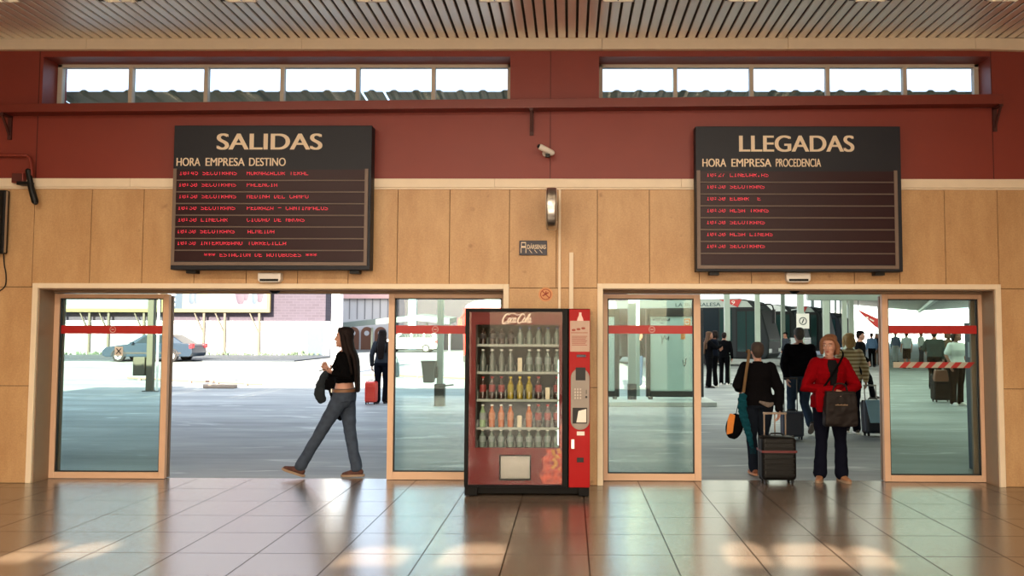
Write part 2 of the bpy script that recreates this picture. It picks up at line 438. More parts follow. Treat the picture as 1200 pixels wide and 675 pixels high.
lab = ['leftmost louvred ceiling lamp, cut by the photo corner', 'louvred ceiling lamp over the left clerestory corner', 'louvred ceiling lamp above the left end of the departures board',
       'louvred ceiling lamp above the right end of the departures board', 'louvred ceiling lamp above the right end of the left clerestory', 'louvred ceiling lamp above the left end of the right clerestory',
       'louvred ceiling lamp above the left half of the arrivals board', 'louvred ceiling lamp above the right end of the arrivals board', 'rightmost louvred ceiling lamp']
for x, l in zip(lamps, lab): ceiling_lamp(x, l)
# cornice, cream band, ledge
zt0 = onY(600, 57.5, -.06).z
mb = MB()
cut = onY(1140, 50).x
xj = [XL, onY(105, 50).x, onY(356, 50).x, onY(705, 50).x, onY(922, 50).x, cut]
for a, b in zip(xj, xj[1:]): mb.box(a + .0015, b - .0015, -.06, 0, zt0, zc + .005)
a, b = V((cut, 0, 0)), V((XR, 0, 0)); dz = -.05
mb.prism([(cut + .0015, zt0), (XR, zt0 + dz), (XR, zc + .02 + dz), (cut + .0015, zc + .004)], -.06, 0, 'y')
mb.build('trim_cornice', M_cream, kind='structure', bevel=.003)
mb = MB()
xj = [XL, onY(154, 215).x, onY(310, 215).x, onY(580, 215).x, onY(798, 215).x, onY(1000, 215).x, XR]
for a, b in zip(xj, xj[1:]): mb.box(a + .0015, b - .0015, -.03, 0, zband0 + .008, zband1)
mb.box(XL, XR, -.022, 0, zband0 - .012, zband0 + .006)
mb.build('trim_band', M_cream, kind='structure', bevel=.002)

# ---- clerestory windows
def strip_window(n, xa, xb, pxs, sill_y):
    t = MB()
    y0, y1 = DY - .03, DY + .03
    fx = [onY(p, 95, DY).x for p in pxs]
    fx[0] = max(fx[0], xa + .05); fx[-1] = min(fx[-1], xb - .05)
    z0 = wz0; z1 = wz1
    zt = onY(330, 80, DY).z
    t.box(xa - .0, xb + .0, y0, y1, zt, z1); t.box(xa, xb, y0, y1, z0, z0 + .045)
    t.box(xa, fx[0], y0, y1, z0, z1); t.box(fx[-1], xb, y0, y1, z0, z1)
    w = t.build('window_%d' % n, mat('grey_beige_window_frame', (206, 194, 174), .5), kind='structure', bevel=.003)
    for k in range(1, len(fx) - 1):
        MB().box(fx[k] - .022, fx[k] + .022, y0 - .01, y1, z0 + .04, zt).build('mullion', MATS['grey_beige_window_frame'], w, bevel=.003)
    for k in range(len(fx) - 1):
        MB().box(fx[k], fx[k + 1], DY - .003, DY + .003, z0 + .04, zt).build('window_pane', G_win, w)
strip_window(1, w1a, w1b, (67, 155, 243, 332, 420, 508.5, 596), 121)
strip_window(2, w2a, w2b, (705, 791, 880, 969, 1059, 1147), 112)

# long painted ledge below the clerestories: it slopes a little up to the right
t = thing('wall_ledge', 'long dark red ledge on brackets running across the wall below the high windows', 'ledge', (0, 0, 0))
mb = MB()
for (pa, pb, ya, yb, ta, tb) in ((-120, 1176, 123, 110, 132.5, 121.5),):
    A, B = onY(pa, ya + (-.011 * (pa - 0)) * 0, -.16), onY(pb, yb, -.16); C, D = onY(pa, ta, -.16), onY(pb, tb, -.16)
    zc0 = .5 * (A.z + C.z); zc1 = .5 * (B.z + D.z)
    v = [mb.bm.verts.new(p) for p in ((A.x, -.16, C.z), (B.x, -.16, D.z), (B.x, -.16, B.z), (A.x, -.16, A.z), (A.x, 0, C.z), (B.x, 0, D.z), (B.x, 0, B.z), (A.x, 0, A.z))]
    for q in ((0, 1, 2, 3), (4, 7, 6, 5), (0, 4, 5, 1), (3, 2, 6, 7), (0, 3, 7, 4), (1, 5, 6, 2)): mb.face([v[i] for i in q])
    LA, LB, LzA, LzB = A.x, B.x, C.z, D.z
mb.build('shelf_board', mat('dark_red_ledge_paint', (112, 38, 26), .45), t, bevel=.004)
for px in (11, 623, 1186):
    x = onY(px, 150, -.02).x; x = min(x, LB - .02)
    zb = LzA + (LzB - LzA) * (x - LA) / (LB - LA)
    m = MB(); m.box(x - .02, x + .02, -.02, 0, zb - .26, zb); m.box(x - .02, x + .02, -.15, -.0, zb - .022, zb)
    m.bar((x, -.14, zb - .02), (x, -.01, zb - .22), .02)
    m.build('ledge_bracket', mat('dark_bracket_paint', (66, 24, 18), .6), t)

# ---- door openings: casing, soffit, leaves
def casing(n, a, b, zt, zin, right_gray=False):
    m = MB(); w = .055
    m.box(a - w, a + .004, -.03, 0.0, 0, zt + w); m.box(b - .004, b + w, -.03, 0.0, 0, zt + w); m.box(a + .004, b - .004, -.03, 0.0, zt, zt + w)
    o = m.build('trim_%d' % n, M_cream, kind='structure', bevel=.004)
    m = MB()   # lining of the reveal
    m.box(a, a + .012, 0, WT, 0, zt); m.box(b - .012, b, 0, WT, 0, zt); m.box(a + .012, b - .012, 0, WT, zt - .012, zt)
    m.build('reveal_lining', M_taupe, o)
    m = MB(); m.box(a + .012, b - .012, DY - .05, DY + .13, zin, zt - .012)
    m.build('track_header', M_taupe, o, bevel=.003)
zin1 = onY(330, 344, DY).z; zin2 = onY(925, 344.5, DY).z
casing(1, o1a, o1b, oz1, zin1); casing(2, o2a, o2b, oz2, zin2)
def leaf(n, pxa, pxb, pya, pyb, ga, gb, gya, gyb, back, ring=None, bits=None):
    """fixed glazed leaf between pixel columns, with the sliding leaf stacked behind it"""
    xa, xb = onY(pxa, 450, DY).x, onY(pxb, 450, DY).x
    zt = onY((pxa + pxb) / 2, pya, DY).z; x0, x1 = onY(ga, 450, DY).x, onY(gb, 450, DY).x
    z1 = onY(ga, gya, DY).z; z0 = onY(ga, gyb, DY).z
    m = MB(); y0, y1 = DY - .03, DY + .025
    m.box(xa, x0, y0, y1, 0.004, zt); m.box(x1, xb, y0, y1, 0.004, zt); m.box(x0, x1, y0, y1, z1, zt); m.box(x0, x1, y0, y1, 0.004, z0)
    o = m.build('door_%d' % n, M_frame, kind='structure', bevel=.003)
    g = .012; m = MB()
    m.box(x0, x0 + g, DY - .012, DY + .012, z0, z1); m.box(x1 - g, x1, DY - .012, DY + .012, z0, z1); m.box(x0, x1, DY - .012, DY + .012, z1 - g, z1); m.box(x0, x1, DY - .012, DY + .012, z0, z0 + g)
    m.build('gasket', M_gasket, o)
    MB().box(x0, x1, DY - .003, DY + .003, z0, z1).build('glass_pane', G_door, o)
    zb1, zb0 = onY(ga, 381.3, DY).z, onY(ga, 391, DY).z
    MB().box(x0, x1, DY - .006, DY - .0035, zb0, zb1).build('red_band', M_redband, o)
    if ring:
        c = onY(ring, 386, DY - .01); m = MB()
        for r0, r1 in ((.034, .030),):
            seg = 24
            for k in range(seg):
                a, b = 2 * PI * k / seg, 2 * PI * (k + 1) / seg
                m.face([m.bm.verts.new((c.x + r * math.cos(q), DY - .0075, c.z + r * math.sin(q))) for r, q in ((r0, a), (r0, b), (r1, b), (r1, a))])
        for dx in (-.013, .004): m.box(c.x + dx, c.x + dx + .01, DY - .0078, DY - .007, c.z - .005, c.z + .005)
        m.build('band_emblem', M_white, o)
    # sliding leaf stacked just outside
    s = .03 if back > 0 else -.03; y = DY + .075
    m = MB(); xa2, xb2 = xa + back, xb + back
    fw = .05
    xa2, xb2 = max(xa2, xa), min(xb2, xb)
    m.box(xa2, xa2 + fw, y - .02, y + .02, .006, zt - .02); m.box(xb2 - fw, xb2, y - .02, y + .02, .006, zt - .02)
    m.box(xa2 + fw, xb2 - fw, y - .02, y + .02, zt - .05, zt - .02); m.box(xa2 + fw, xb2 - fw, y - .02, y + .02, .006, .06)
    sl = m.build('sliding_leaf', mat('brown_aluminium', (120, 100, 84), .4), o, bevel=.003)
    MB().box(xa2 + fw, xb2 - fw, y - .003, y + .003, .06, zt - .05).build('glass_pane', G_door, sl)
    return o, (x0, x1, z0, z1)
d1, r1 = leaf(1, 57, 197, 344.5, 562, 68.5, 190, 349.5, 552.5, .055, ring=132)
d2, r2 = leaf(2, 455, 593, 344.5, 562, 462, 588, 349.5, 552.5, -.02, ring=510)
d3, r3 = leaf(3, 703, 821, 345, 563, 712, 813, 350, 554.5, .03, ring=764)
d4, r4 = leaf(4, 1034, 1153, 345, 566, 1041, 1147, 350.5, 556.5, -.05)
# small stickers on the panes
c = onY(139.5, 411.5, DY)
m = MB(); m.box(c.x - .045, c.x + .045, DY - .006, DY - .0035, c.z - .05, c.z + .05); st = m.build('sticker', M_white, d1)
m = MB()
for sg in (-1, 1): m.bar((c.x - .026, DY - .0075, c.z - .03 * sg), (c.x + .026, DY - .0075, c.z + .03 * sg), .01, .002, up=(0, 1, 0))
m.build('cross_mark', M_black, st)
a, b = onY(1047, 431, DY), onY(1137, 424.5, DY)
m = MB(0); m.box(a.x, b.x, DY + .004, DY + .006, a.z, b.z)
m.m = 1; w = (b.x - a.x) / 6
for k in range(6):
    x = a.x + w * (k + .45); m.prism([(x, a.z), (x + .07, a.z), (x + .13, b.z), (x + .06, b.z)], DY + .002, DY + .0065, 'y')
m.build('striped_tape', [mat('white_tape', (214, 190, 180), .6), mat('red_tape', (186, 40, 42), .6)], d4)

# ---- things on the wall
def sensor(px0, px1, lab):
    a, b = onY(px0, 331, -.06), onY(px1, 320, -.06)
    t = thing('door_sensor', lab, 'sensor', ((a.x + b.x) / 2, 0, a.z), 0, 'door sensors')
    w = (b.x - a.x) / 2; h = b.z - a.z
    MB().prism([(-w, h * .25), (-w, h), (w, h), (w, h * .25), (w * .8, 0), (-w * .8, 0)], -.09, 0).build('housing', M_white, t, bevel=.006)
    MB().box(-w * .8, w * .8, -.095, -.088, h * .12, h * .36).build('lens', M_black, t)
sensor(303, 330, 'white motion sensor above the left doorway, under the departures board')
sensor(921, 949, 'white motion sensor above the right doorway, under the arrivals board')
def dome_sensor(px, D, lab):
    p = onY(px, 341, D); t = thing('ceiling_detector', lab, 'detector', (p.x, D, p.z))
    MB().lathe([(.05, .03), (.06, .012), (.05, -.012), (.02, -.03)]).build('housing', M_black, t, smooth=True)
    MB().box(-.09, .09, -.03, .03, .028, .05).build('mount_plate', M_black, t)
dome_sensor(322, .16, 'small black detector under the left doorway soffit')
dome_sensor(931, .16, 'small black detector under the right doorway soffit')

# LED boards
F5 = {'A': '7E1111117E', 'B': '7F49494936', 'C': '3E41414122', 'D': '7F4141221C', 'E': '7F49494941', 'F': '7F09090901', 'G': '3E4149497A', 'H': '7F0808087F', 'I': '00417F4100', 'J': '2040413F01',
      'L': '7F40404040', 'M': '7F020C027F', 'N': '7F0408107F', 'O': '3E4141413E', 'P': '7F09090906', 'R': '7F09192946', 'S': '4649494931', 'T': '01017F0101', 'U': '3F4040403F', 'V': '1F2040201F', 'Z': '6151494543',
      '0': '3E5149453E', '1': '00427F4000', '2': '4261514946', '3': '2141454B31', '4': '1814127F10', '5': '2745454539', '6': '3C4A494930', '8': '3649494936', '7': '0171090503', '9': '064949291E', ':': '0036360000', '-': '0808080808', '*': '14083E0814', ' ': '0000000000', '.': '0060600000'}
M_led = mat('red_led_dot', (255, 60, 90), .5, emis=(255, 48, 72), es=1.5, var=.02)
M_ledglow = mat('led_row_window', (38, 10, 16), .4, var=.12, scale=3, spec=.25)
M_boardcase = mat('charcoal_board_case', (20, 23, 32), .5, spec=.3)
M_boardframe = mat('bronze_board_frame', (112, 94, 82), .5)
def led_board(name, lab, pts, title, tpx, heads, rows, firsty, lasty, nrow, mirror=False):
    (xa, ya), (xb, yb) = pts
    Y0 = -.17
    A, B = onY(xa, yb, Y0), onY(xb, ya, Y0)
    cx = (A.x + B.x) / 2; z0 = A.z; H = B.z - A.z; W = (B.x - A.x) / 2
    t = thing(name, lab, 'display board', (cx, 0, z0))
    MB().box(-W, W, Y0, -.03, 0, H).build('case', M_boardcase, t, bevel=.006)
    def L(px, py):
        p = onY(px, py, Y0); return p.x - cx, p.z - z0
    tm = .5 * (tpx[2] + tpx[3])
    x0, zl = L(xa + 5, lasty); x1, zf = L(xb - 8, firsty)
    text('title_lettering', title, *[L(tpx[0], tm)[0], L(tpx[1], tm)[0]], L(300, tpx[3])[1], L(300, tpx[2])[1], M_letter, t, Y0 - .003, fat=.055)
    for s, a, b, c_, d_ in heads:
        text('heading_lettering', s, L(a, 190)[0], L(b, 190)[0], L(a, d_)[1], L(a, c_)[1], M_letter, t, Y0 - .003, fat=.045)
    # frame round the rows
    m = MB(); k = .035
    m.box(x0 - k, x0, Y0 - .012, Y0, zl, zf); m.box(x1, x1 + k, Y0 - .012, Y0, zl, zf); m.box(x0 - k, x1 + k, Y0 - .012, Y0, zl - k, zl)
    m.build('row_frame', M_boardframe, t)
    h = (zf - zl) / nrow
    for r in range(nrow):
        zr = zf - r * h
        o = MB().box(x0, x1, Y0 - .006, Y0 + .002, zr - h + .009, zr - .009).build('led_row', M_ledglow, t)
        m = MB(); m.box(x0, x1, Y0 - .012, Y0 + .001, zr - h - .005, zr - h + .005); m.build('divider', M_boardframe, t) if r < nrow - 1 else m.bm.free()
        if r >= len(rows): continue
        dp = .0068
        for (sx, word) in [(sx + (sum(len(w_) + 1 for w_ in s.split(' ')[:i_]), 0)[0] * 0, (sx, i_, s)) for sx, s in rows[r] for i_ in range(len(s.split(' '))) if s.split(' ')[i_]]:
            sx, i_, s = word
            m = MB(); zt = zr - h * .30; u = L(sx, 200 + 14 * r)[0] + dp * 6.05 * sum(len(w_) + 1 for w_ in s.split(' ')[:i_])
            for ch in s.split(' ')[i_]:
                g = F5.get(ch, F5[' '])
                for ci in range(5):
                    bits = int(g[ci * 2:ci * 2 + 2], 16)
                    for ri in range(2, 7):
                        if bits >> ri & 1:
                            X = u + ci * dp; Z = zt - (ri - 2) * dp; q = dp * .30
                            m.face([m.bm.verts.new((X + i * q, Y0 - .0075, Z + j * q)) for i, j in ((-1, -1), (1, -1), (1, 1), (-1, 1))])
                u += dp * 6.05
            m.build('led_word', M_led, o)
    for px in (xa + 22, xb - 22):
        x = L(px, yb)[0]; MB().box(x - .05, x + .05, -.13, -.03, -.035, 0).build('mounting_foot', M_black, t)
    return t
led_board('departures_board', 'dark departures board headed SALIDAS with eight red LED rows', ((199.5, 147), (436, 316)), 'SALIDAS', (254, 378, 156.5, 175.5),
          [('HORA', 207, 235, 185, 194.5), ('EMPRESA', 241, 287, 185, 194.5), ('DESTINO', 292, 335, 185, 194.5)],
          [[(211, '10:45 SECOTRANS'), (290, 'HORNAZALOR TERAL')], [(210, '10:30 SECOTRANS'), (290, 'PALENCIA')], [(210, '10:30 SECOTRANS'), (290, 'MEDINA DEL CAMPO')],
           [(209, '10:30 SECOTRANS'), (290, 'PEDRAZA - CANTIMPALOS')], [(209, '10:30 LINECAR'), (290, 'CIUDAD DE NAVAS')], [(208, '10:30 SECOTRANS'), (291, 'ALMEIDA')], [(208, '10:30 INTERURBANO'), (291, 'TORRECILLA')],
           [(240, '*** ESTACION DE AUTOBUSES ***')]], 198, 307, 8)
led_board('arrivals_board', 'dark arrivals board headed LLEGADAS with seven short red LED rows', ((816, 148), (1055, 318)), 'LLEGADAS', (866, 1001, 158.5, 177.5),
          [('HORA', 823, 851, 186, 195.5), ('EMPRESA', 857, 904, 186, 195.5), ('PROCEDENCIA', 909, 962, 186, 195.5)],
          [[(828, '10:27 LINECAR.AS')], [(828, '10:30 SECOTRANS')], [(828, '10:30 ELBAR  E')], [(828, '10:30 ALSA TRANS')], [(828, '10:30 SECOTRANS')], [(828, '10:30 ALSA LINEAS')], [(828, '10:30 SECOTRANS')]], 200, 311, 8)

# DARSENAS sign
Y0 = -.03; a, b = onY(608.5, 299, Y0), onY(641, 282, Y0)
t = thing('bay_sign', 'small dark wall sign reading DÁRSENAS with a bus pictogram', 'sign', ((a.x + b.x) / 2, 0, a.z)); W = (b.x - a.x) / 2; H = b.z - a.z
MB().box(-W, W, -.03, -.012, 0, H).build('sign_plate', M_signblue, t, bevel=.003)
text('sign_lettering', 'DÁRSENAS', -W + .085, W - .012, H * .42, H * .80, M_letter, t, -.032, bold=.02)
m = MB(); x = -W + .045; z = H * .5
m.box(x - .026, x + .026, -.034, -.031, z - .0, z + .062); m.box(x - .03, x - .022, -.034, -.031, z - .055, z - .0); m.box(x + .022, x + .030, -.034, -.031, z - .055, z - .0)
for k in range(3): m.bar((x + .06 + .055 * k, -.032, z - .02), (x + .09 + .055 * k, -.032, z - .055), .006, .003, up=(0, 1, 0))
m.build('bus_pictogram', M_letter, t)
MB().box(x - .019, x + .019, -.0355, -.0335, z + .02, z + .05).build('pictogram_window', M_signblue, t)
# no smoking sticker
p = onY(639.5, 345, -.014)
m = MB(0); m.cyl((p.x, -.0135, p.z), .076, .003, 'y', 32)
o = m.build('no_smoking_sticker', mat('pale_orange_sticker', (214, 150, 100), .6)); tag(o, 'round orange no smoking sticker on the stone wall above the vending machine', 'sticker')
m = MB()
seg = 32
for k in range(seg):
    a, b = 2 * PI * k / seg, 2 * PI * (k + 1) / seg
    m.face([m.bm.verts.new((p.x + r * math.cos(q), -.0155, p.z + r * math.sin(q))) for r, q in ((.058, a), (.058, b), (.050, b), (.050, a))])
m.bar((p.x - .038, -.0155, p.z + .036), (p.x + .038, -.0155, p.z - .036), .010, .001, up=(0, 1, 0))
m.bar((p.x - .034, -.0155, p.z - .016), (p.x + .03, -.0155, p.z + .02), .014, .001, up=(0, 1, 0))
m.bar((p.x + .0, -.0155, p.z + .005), (p.x + .004, -.0155, p.z + .034), .012, .001, up=(0, 1, 0))
q = m.build('smoking_symbol', mat('rust_red_print', (158, 62, 30), .6)); q.parent = o
# clock seen edge-on
a, b = onY(640, 270, -.30), onY(653, 220, -.30)
cz = (a.z + b.z) / 2; cx = (a.x + b.x) / 2; R = (b.z - a.z) / 2
t = thing('wall_clock', 'round brushed steel double-faced clock seen edge-on over the pillar', 'clock', (cx, 0, cz))
prof = [(R * .93, -.052), (R * .985, -.046), (R, -.03), (R, .03), (R * .985, .046), (R * .93, .052)]
m = MB(); m.loft([[V((h, -.30 + r * math.cos(q), r * math.sin(q))) for q in [2 * PI * j / 40 for j in range(40)]] for r, h in prof]); m.build('clock_case', M_chrome, t, smooth=True)
for s in (-1, 1):
    MB().cyl((s * .053, -.30, 0), R * .9, .004, 'x', 40).build('clock_face', mat('clock_face_white', (225, 222, 212), .5), t)
    m = MB(); m.bar((s * .057, -.30, -.01), (s * .057, -.30 + .09 * s, .08), .012, .003, up=(1, 0, 0)); m.bar((s * .057, -.30, 0), (s * .057, -.30 - .05 * s, -.13), .009, .003, up=(1, 0, 0)); m.build('clock_hands', M_black, t)
m = MB(); m.box(-.03, .03, -.10, -.0, -.05, .05); m.bar((0, -.10, 0), (0, -.02, 0), .04); m.build('wall_bracket', M_dark, t)
# conduits
a = onY(656, 222, -.02); z1 = a.z
o = MB().box(a.x - .013, a.x + .013, -.035, -.012, .0, z1).build('cable_duct', M_cream, bevel=.003); tag(o, 'thin cream cable duct rising to the band behind the vending machine', 'cable duct')
a, b = onY(667, 296, -.02), onY(672, 296, -.02)
o = MB().box(a.x, b.x, -.045, -.012, .0, a.z).build('cable_duct', M_cream, bevel=.003); tag(o, 'wide short cream cable duct right of the thin one behind the vending machine', 'cable duct')
# CCTV in the middle
p = onY(639, 176, -.12)
t = thing('security_camera', 'small white bullet camera on the red wall above the clock', 'camera', (p.x, 0, p.z))
m = MB(); m.cyl((.0, -.008, -.01), .035, .02, 'y', 20); m.bar((0, -.01, -.01), (-.0, -.09, -.025), .018); m.build('bracket', M_white, t, bevel=.002)
m = MB(); m.tube([(.07, -.10, -.025), (-.05, -.16, .025)], .032, 14); m.build('camera_body', M_white, t, smooth=True)
m = MB(); m.tube([(-.05, -.16, .025), (-.062, -.166, .03)], .026, 12); m.build('camera_lens', M_black, t, smooth=True)
m = MB(); m.box(.0, .05, -.13, -.09, -.075, -.035); m.build('junction_box', M_black, t, bevel=.004)
# speaker horn like black camera at the left with pipe and red box
Yc = -.10
def q(px, py, y=Yc): return onY(px, py, y)
t = thing('security_camera', 'black camera hanging from a bent pipe at the left end of the wall', 'camera', (q(38, 215).x, 0, q(38, 215).z))
m = MB(); m.tube([q(35, 214), q(41, 236)], [.030, .034], 12); m.build('camera_body', M_black, t, smooth=True, world=True)
m = MB(); m.tube([q(41, 235.5), q(41.6, 237.5)], .026, 12); m.build('camera_lens', M_gasket, t, world=True)
m = MB(); m.tube([q(33, 200), q(36, 216)], .028, 10); m.box(q(30, 0).x, q(44, 0).x, -.13, -.04, q(35, 217).z, q(35, 213).z); m.build('joint_bracket', M_black, t, world=True)
o = MB().tube([q(-60, 182, -.05), q(22, 182, -.05), q(32, 183, -.05), q(36, 190, -.06), q(37, 205, -.09)], .018, 10, smooth=4).build('conduit_pipe', M_red, smooth=True)
tag(o, 'bent dark red pipe carrying the black camera at the left', 'pipe')
a, b = q(16, 215, -.05), q(30, 203, -.05)
t = thing('junction_box', 'square dark red junction box beside the black camera', 'junction box', (a.x, 0, a.z))
MB().box(a.x, b.x, -.09, 0, a.z, b.z).build('box_body', M_red, t, bevel=.006, world=True)
MB().box(a.x + .01, b.x - .01, -.096, -.09, a.z + .01, b.z - .01).build('box_lid', mat('dark_red_joint', (74, 22, 16), .7), t, world=True, bevel=.002)
# monitor at the left edge
a, b = q(-110, 297, -.08), q(8, 223, -.08)
t = thing('wall_screen', 'black wall screen cut off by the left edge of the photo', 'screen', (a.x, 0, a.z))
MB().box(a.x, b.x, -.10, -.03, a.z, b.z).build('screen_case', M_black, t, bevel=.008, world=True)
MB().box(a.x + .03, b.x - .03, -.104, -.099, a.z + .04, b.z - .03).build('screen_glass', mat('dark_screen_glass', (12, 12, 14), .12), t, world=True)
MB().box(b.x - .009, b.x + .002, -.09, -.06, a.z + .01, b.z - .01).build('side_trim', M_chrome, t, world=True)
o = MB().tube([q(4, 296, -.03), q(5, 310, -.02), q(7, 322, -.02), q(6, 335, -.02), q(-2, 342, -.02)], .006, 8, smooth=4).build('hanging_cable', M_black, smooth=True)
tag(o, 'thin black cable hanging below the wall screen at the left', 'cable')
# ================================================================== VENDING MACHINE
YM = onZ(620, 582.5).y
YBK = YM + .72 if YM + .72 < -.06 else -.06
mx0, mx1 = onY(549, 470, YM).x, onY(692, 470, YM).x
def mq(px, py): p = onY(px, py, YM); return p.x, p.z
VM = thing('vending_machine', 'red and black drinks vending machine standing between the two doorways', 'vending machine', ((mx0 + mx1) / 2, YM, 0))
M_cabred = mat('vending_red', (158, 4, 10), .42, spec=.2, var=.04)
M_cabdeep = mat('vending_deep_red_graphic', (98, 8, 14), .4, spec=.2, var=.15, scale=4)
M_cabblack = mat('vending_black', (5, 4, 5), .5, spec=.12)
M_inner = mat('vending_inner_liner', (44, 52, 50), .6)
M_shelf = mat('vending_shelf_rail', (150, 160, 154), .4)
def B(n, px0, px1, py0, py1, y0, y1, m_, parent=VM, bevel=0, kind=None):
    x0, za = mq(px0, py1); x1, zb = mq(px1, py0)
    return MB().box(x0, x1, YM + y0, YM + y1, za, zb).build(n, m_, parent, bevel=bevel, world=True)
ztop = mq(620, 361.5)[1]; zbody = mq(620, 571)[1]
xw0, xw1 = mq(561, 0)[0], mq(656.5, 0)[0]; zw0, zw1 = mq(600, 525)[1], mq(600, 380.5)[1]
# cabinet shell around the cavity
m = MB()
DEP = YBK - YM
m.box(mx0, xw0 - .005, YM + .05, YBK, zbody, ztop); m.box(mq(660, 0)[0], mx1 - .004, YM + .05, YBK, zbody, ztop)
m.box(xw0 - .005, mq(660, 0)[0], YM + .05, YBK, zw1 + .01, ztop); m.box(xw0 - .005, mq(660, 0)[0], YM + .05, YBK, zbody, zw0 - .01)
m.box(xw0 - .005, mq(660, 0)[0], YM + .45, YBK, zw0 - .01, zw1 + .01)
m.build('cabinet', M_cabblack, VM, world=True)
m = MB(); m.box(xw0, xw1, YM + .42, YM + .445, zw0, zw1); m.box(xw0 - .004, xw0 + .008, YM + .06, YM + .43, zw0, zw1); m.box(xw1 - .004, xw1 + .01, YM + .06, YM + .43, zw0, zw1)
m.build('cavity_liner', M_inner, VM, world=True)
# door: black frame, red surround with the window opening
m = MB()
x549, x660 = mq(549, 0)[0], mq(660, 0)[0]; x553 = mq(553.5, 0)[0]
zf0, zf1 = mq(600, 568)[1], mq(600, 365.5)[1]
m.box(x549, x553, YM - .02, YM + .05, zbody, ztop); m.box(x660, mq(666.5, 0)[0], YM - .02, YM + .05, zbody, ztop)
m.box(x553, x660, YM - .02, YM + .05, zf1, ztop); m.box(x553, x660, YM - .02, YM + .05, zbody, zf0)
m.build('door_frame', M_cabblack, VM, world=True, bevel=.004)
m = MB(); m.box(x553, xw0, YM, YM + .05, zf0, zf1); m.box(xw1, x660, YM, YM + .05, zf0, zf1); m.box(xw0, xw1, YM, YM + .05, zw1, zf1)
# lower panel around the hatch
hx0, hx1 = mq(590, 0)[0], mq(623.5, 0)[0]; hz0, hz1 = mq(0, 559)[1], mq(0, 532)[1]
m.box(xw0, hx0, YM, YM + .05, zf0, zw0); m.box(hx1, xw1, YM, YM + .05, zf0, zw0); m.box(hx0, hx1, YM, YM + .05, hz1, zw0); m.box(hx0, hx1, YM, YM + .05, zf0, hz0)
m.build('door_graphic_panel', M_cabdeep, VM, world=True)
# printed flame-orange fruit splash on the lower right
def splash():
    m = bpy.data.materials.new('printed_orange_splash'); m.use_nodes = True; nt = m.node_tree; N = nt.nodes; L = nt.links
    b = N['Principled BSDF']; tc = N.new('ShaderNodeTexCoord'); no = N.new('ShaderNodeTexNoise'); no.inputs['Scale'].default_value = 14; no.inputs['Detail'].default_value = 5
    cr = N.new('ShaderNodeValToRGB'); cr.color_ramp.elements[0].position = .38; cr.color_ramp.elements[1].position = .66
    cr.color_ramp.elements[0].color = (*lin((120, 12, 10)), 1); cr.color_ramp.elements[1].color = (*lin((196, 62, 18)), 1)
    L.new(tc.outputs['Object'], no.inputs[0]); L.new(no.outputs['Fac'], cr.inputs[0]); L.new(cr.outputs[0], b.inputs['Base Color']); b.inputs['Roughness'].default_value = .35
    return m
m = MB()
pts = [(636, 567), (632, 556), (637, 548), (634, 538), (641, 532), (640, 526.5), (656.3, 526.5), (656.3, 500), (659.5, 494), (659.7, 567)]
m.prism([mq(*p) for p in pts], YM - .003, YM + .001); m.build('printed_splash', splash(), VM, world=True)
m = MB()
for k in range(16):
    r_ = random.Random(k); x, z = mq(650 + r_.uniform(-3, 6), 527 + k * 1.5); m.ell((x, YM - .003, z), (.012 + r_.random() * .010, .003, .010 + r_.random() * .008), 10)
m.build('printed_fruit', mat('printed_yellow_fruit', (176, 112, 30), .5, var=.3, scale=30), VM, world=True)
# hatch
m = MB(); m.box(hx0, hx1, YM + .03, YM + .05, hz0, hz1); o = m.build('dispensing_flap', mat('brushed_flap', (116, 112, 108), .3, metal=.6, var=.25, scale=5), VM, world=True)
m = MB(); t_ = .012; m.box(hx0 - t_, hx0, YM - .008, YM + .03, hz0 - t_, hz1 + t_); m.box(hx1, hx1 + t_, YM - .008, YM + .03, hz0 - t_, hz1 + t_); m.box(hx0, hx1, YM - .008, YM + .03, hz1, hz1 + t_); m.box(hx0, hx1, YM - .008, YM + .03, hz0 - t_, hz0)
m.build('flap_frame', M_cabblack, VM, world=True)
# script lettering drawn as strokes
def script(par, x0, x1, z0, z1, y, mat_):
    m = MB()
    def S(pts, w=.05):
        P = [V((x0 + (x1 - x0) * (u + .16 * (v - .3)), y, z0 + (z1 - z0) * v)) for u, v in pts]
        k = (z1 - z0)
        m.tube(P, [(k * w * (.35 if i in (0, len(P) - 1) else .8), .0015) for i in range(len(P))], 8, smooth=3, ref=(1, 0, .3))
    def arc(cx, cy, rx, ry, a0, a1, n=9): return [(cx + rx * math.cos(math.radians(a0 + (a1 - a0) * i / n)), cy + ry * math.sin(math.radians(a0 + (a1 - a0) * i / n))) for i in range(n + 1)]
    S(arc(.10, .52, .085, .42, 50, 320), .09)                       # C
    S([(.14, .82), (.20, .98), (.30, .96), (.40, .84), (.50, .90)], .05)  # swash
    S(arc(.225, .36, .035, .20, 0, 360), .07)                        # o
    S(arc(.315, .36, .035, .20, 45, 315), .07)                       # c
    S(arc(.395, .36, .035, .20, 0, 360), .07); S([(.435, .56), (.43, .25), (.46, .16), (.49, .24)], .07)  # a
    S([(.465, .40), (.50, .40)], .05)                                # hyphen
    S(arc(.585, .52, .08, .42, 50, 320), .09)                        # C
    S([(.60, .90), (.68, .70), (.66, .50)], .04)
    S(arc(.705, .36, .035, .20, 0, 360), .07)                        # o
    S([(.77, .16), (.765, .5), (.80, .95), (.825, .85), (.79, .40), (.79, .20), (.82, .18)], .06)         # l
    S(arc(.875, .36, .035, .20, 0, 360), .07); S([(.915, .56), (.91, .25), (.94, .16), (.98, .26)], .07)  # a
    S([(.02, .14), (.10, .02), (.24, .08), (.30, .02)], .04)
    o = m.build('script_lettering', mat_, par, world=True); return o
a = mq(588, 380); b = mq(624.5, 367)
script(VM, a[0], b[0], a[1], b[1], YM - .004, mat('script_cream', (236, 214, 200), .5))
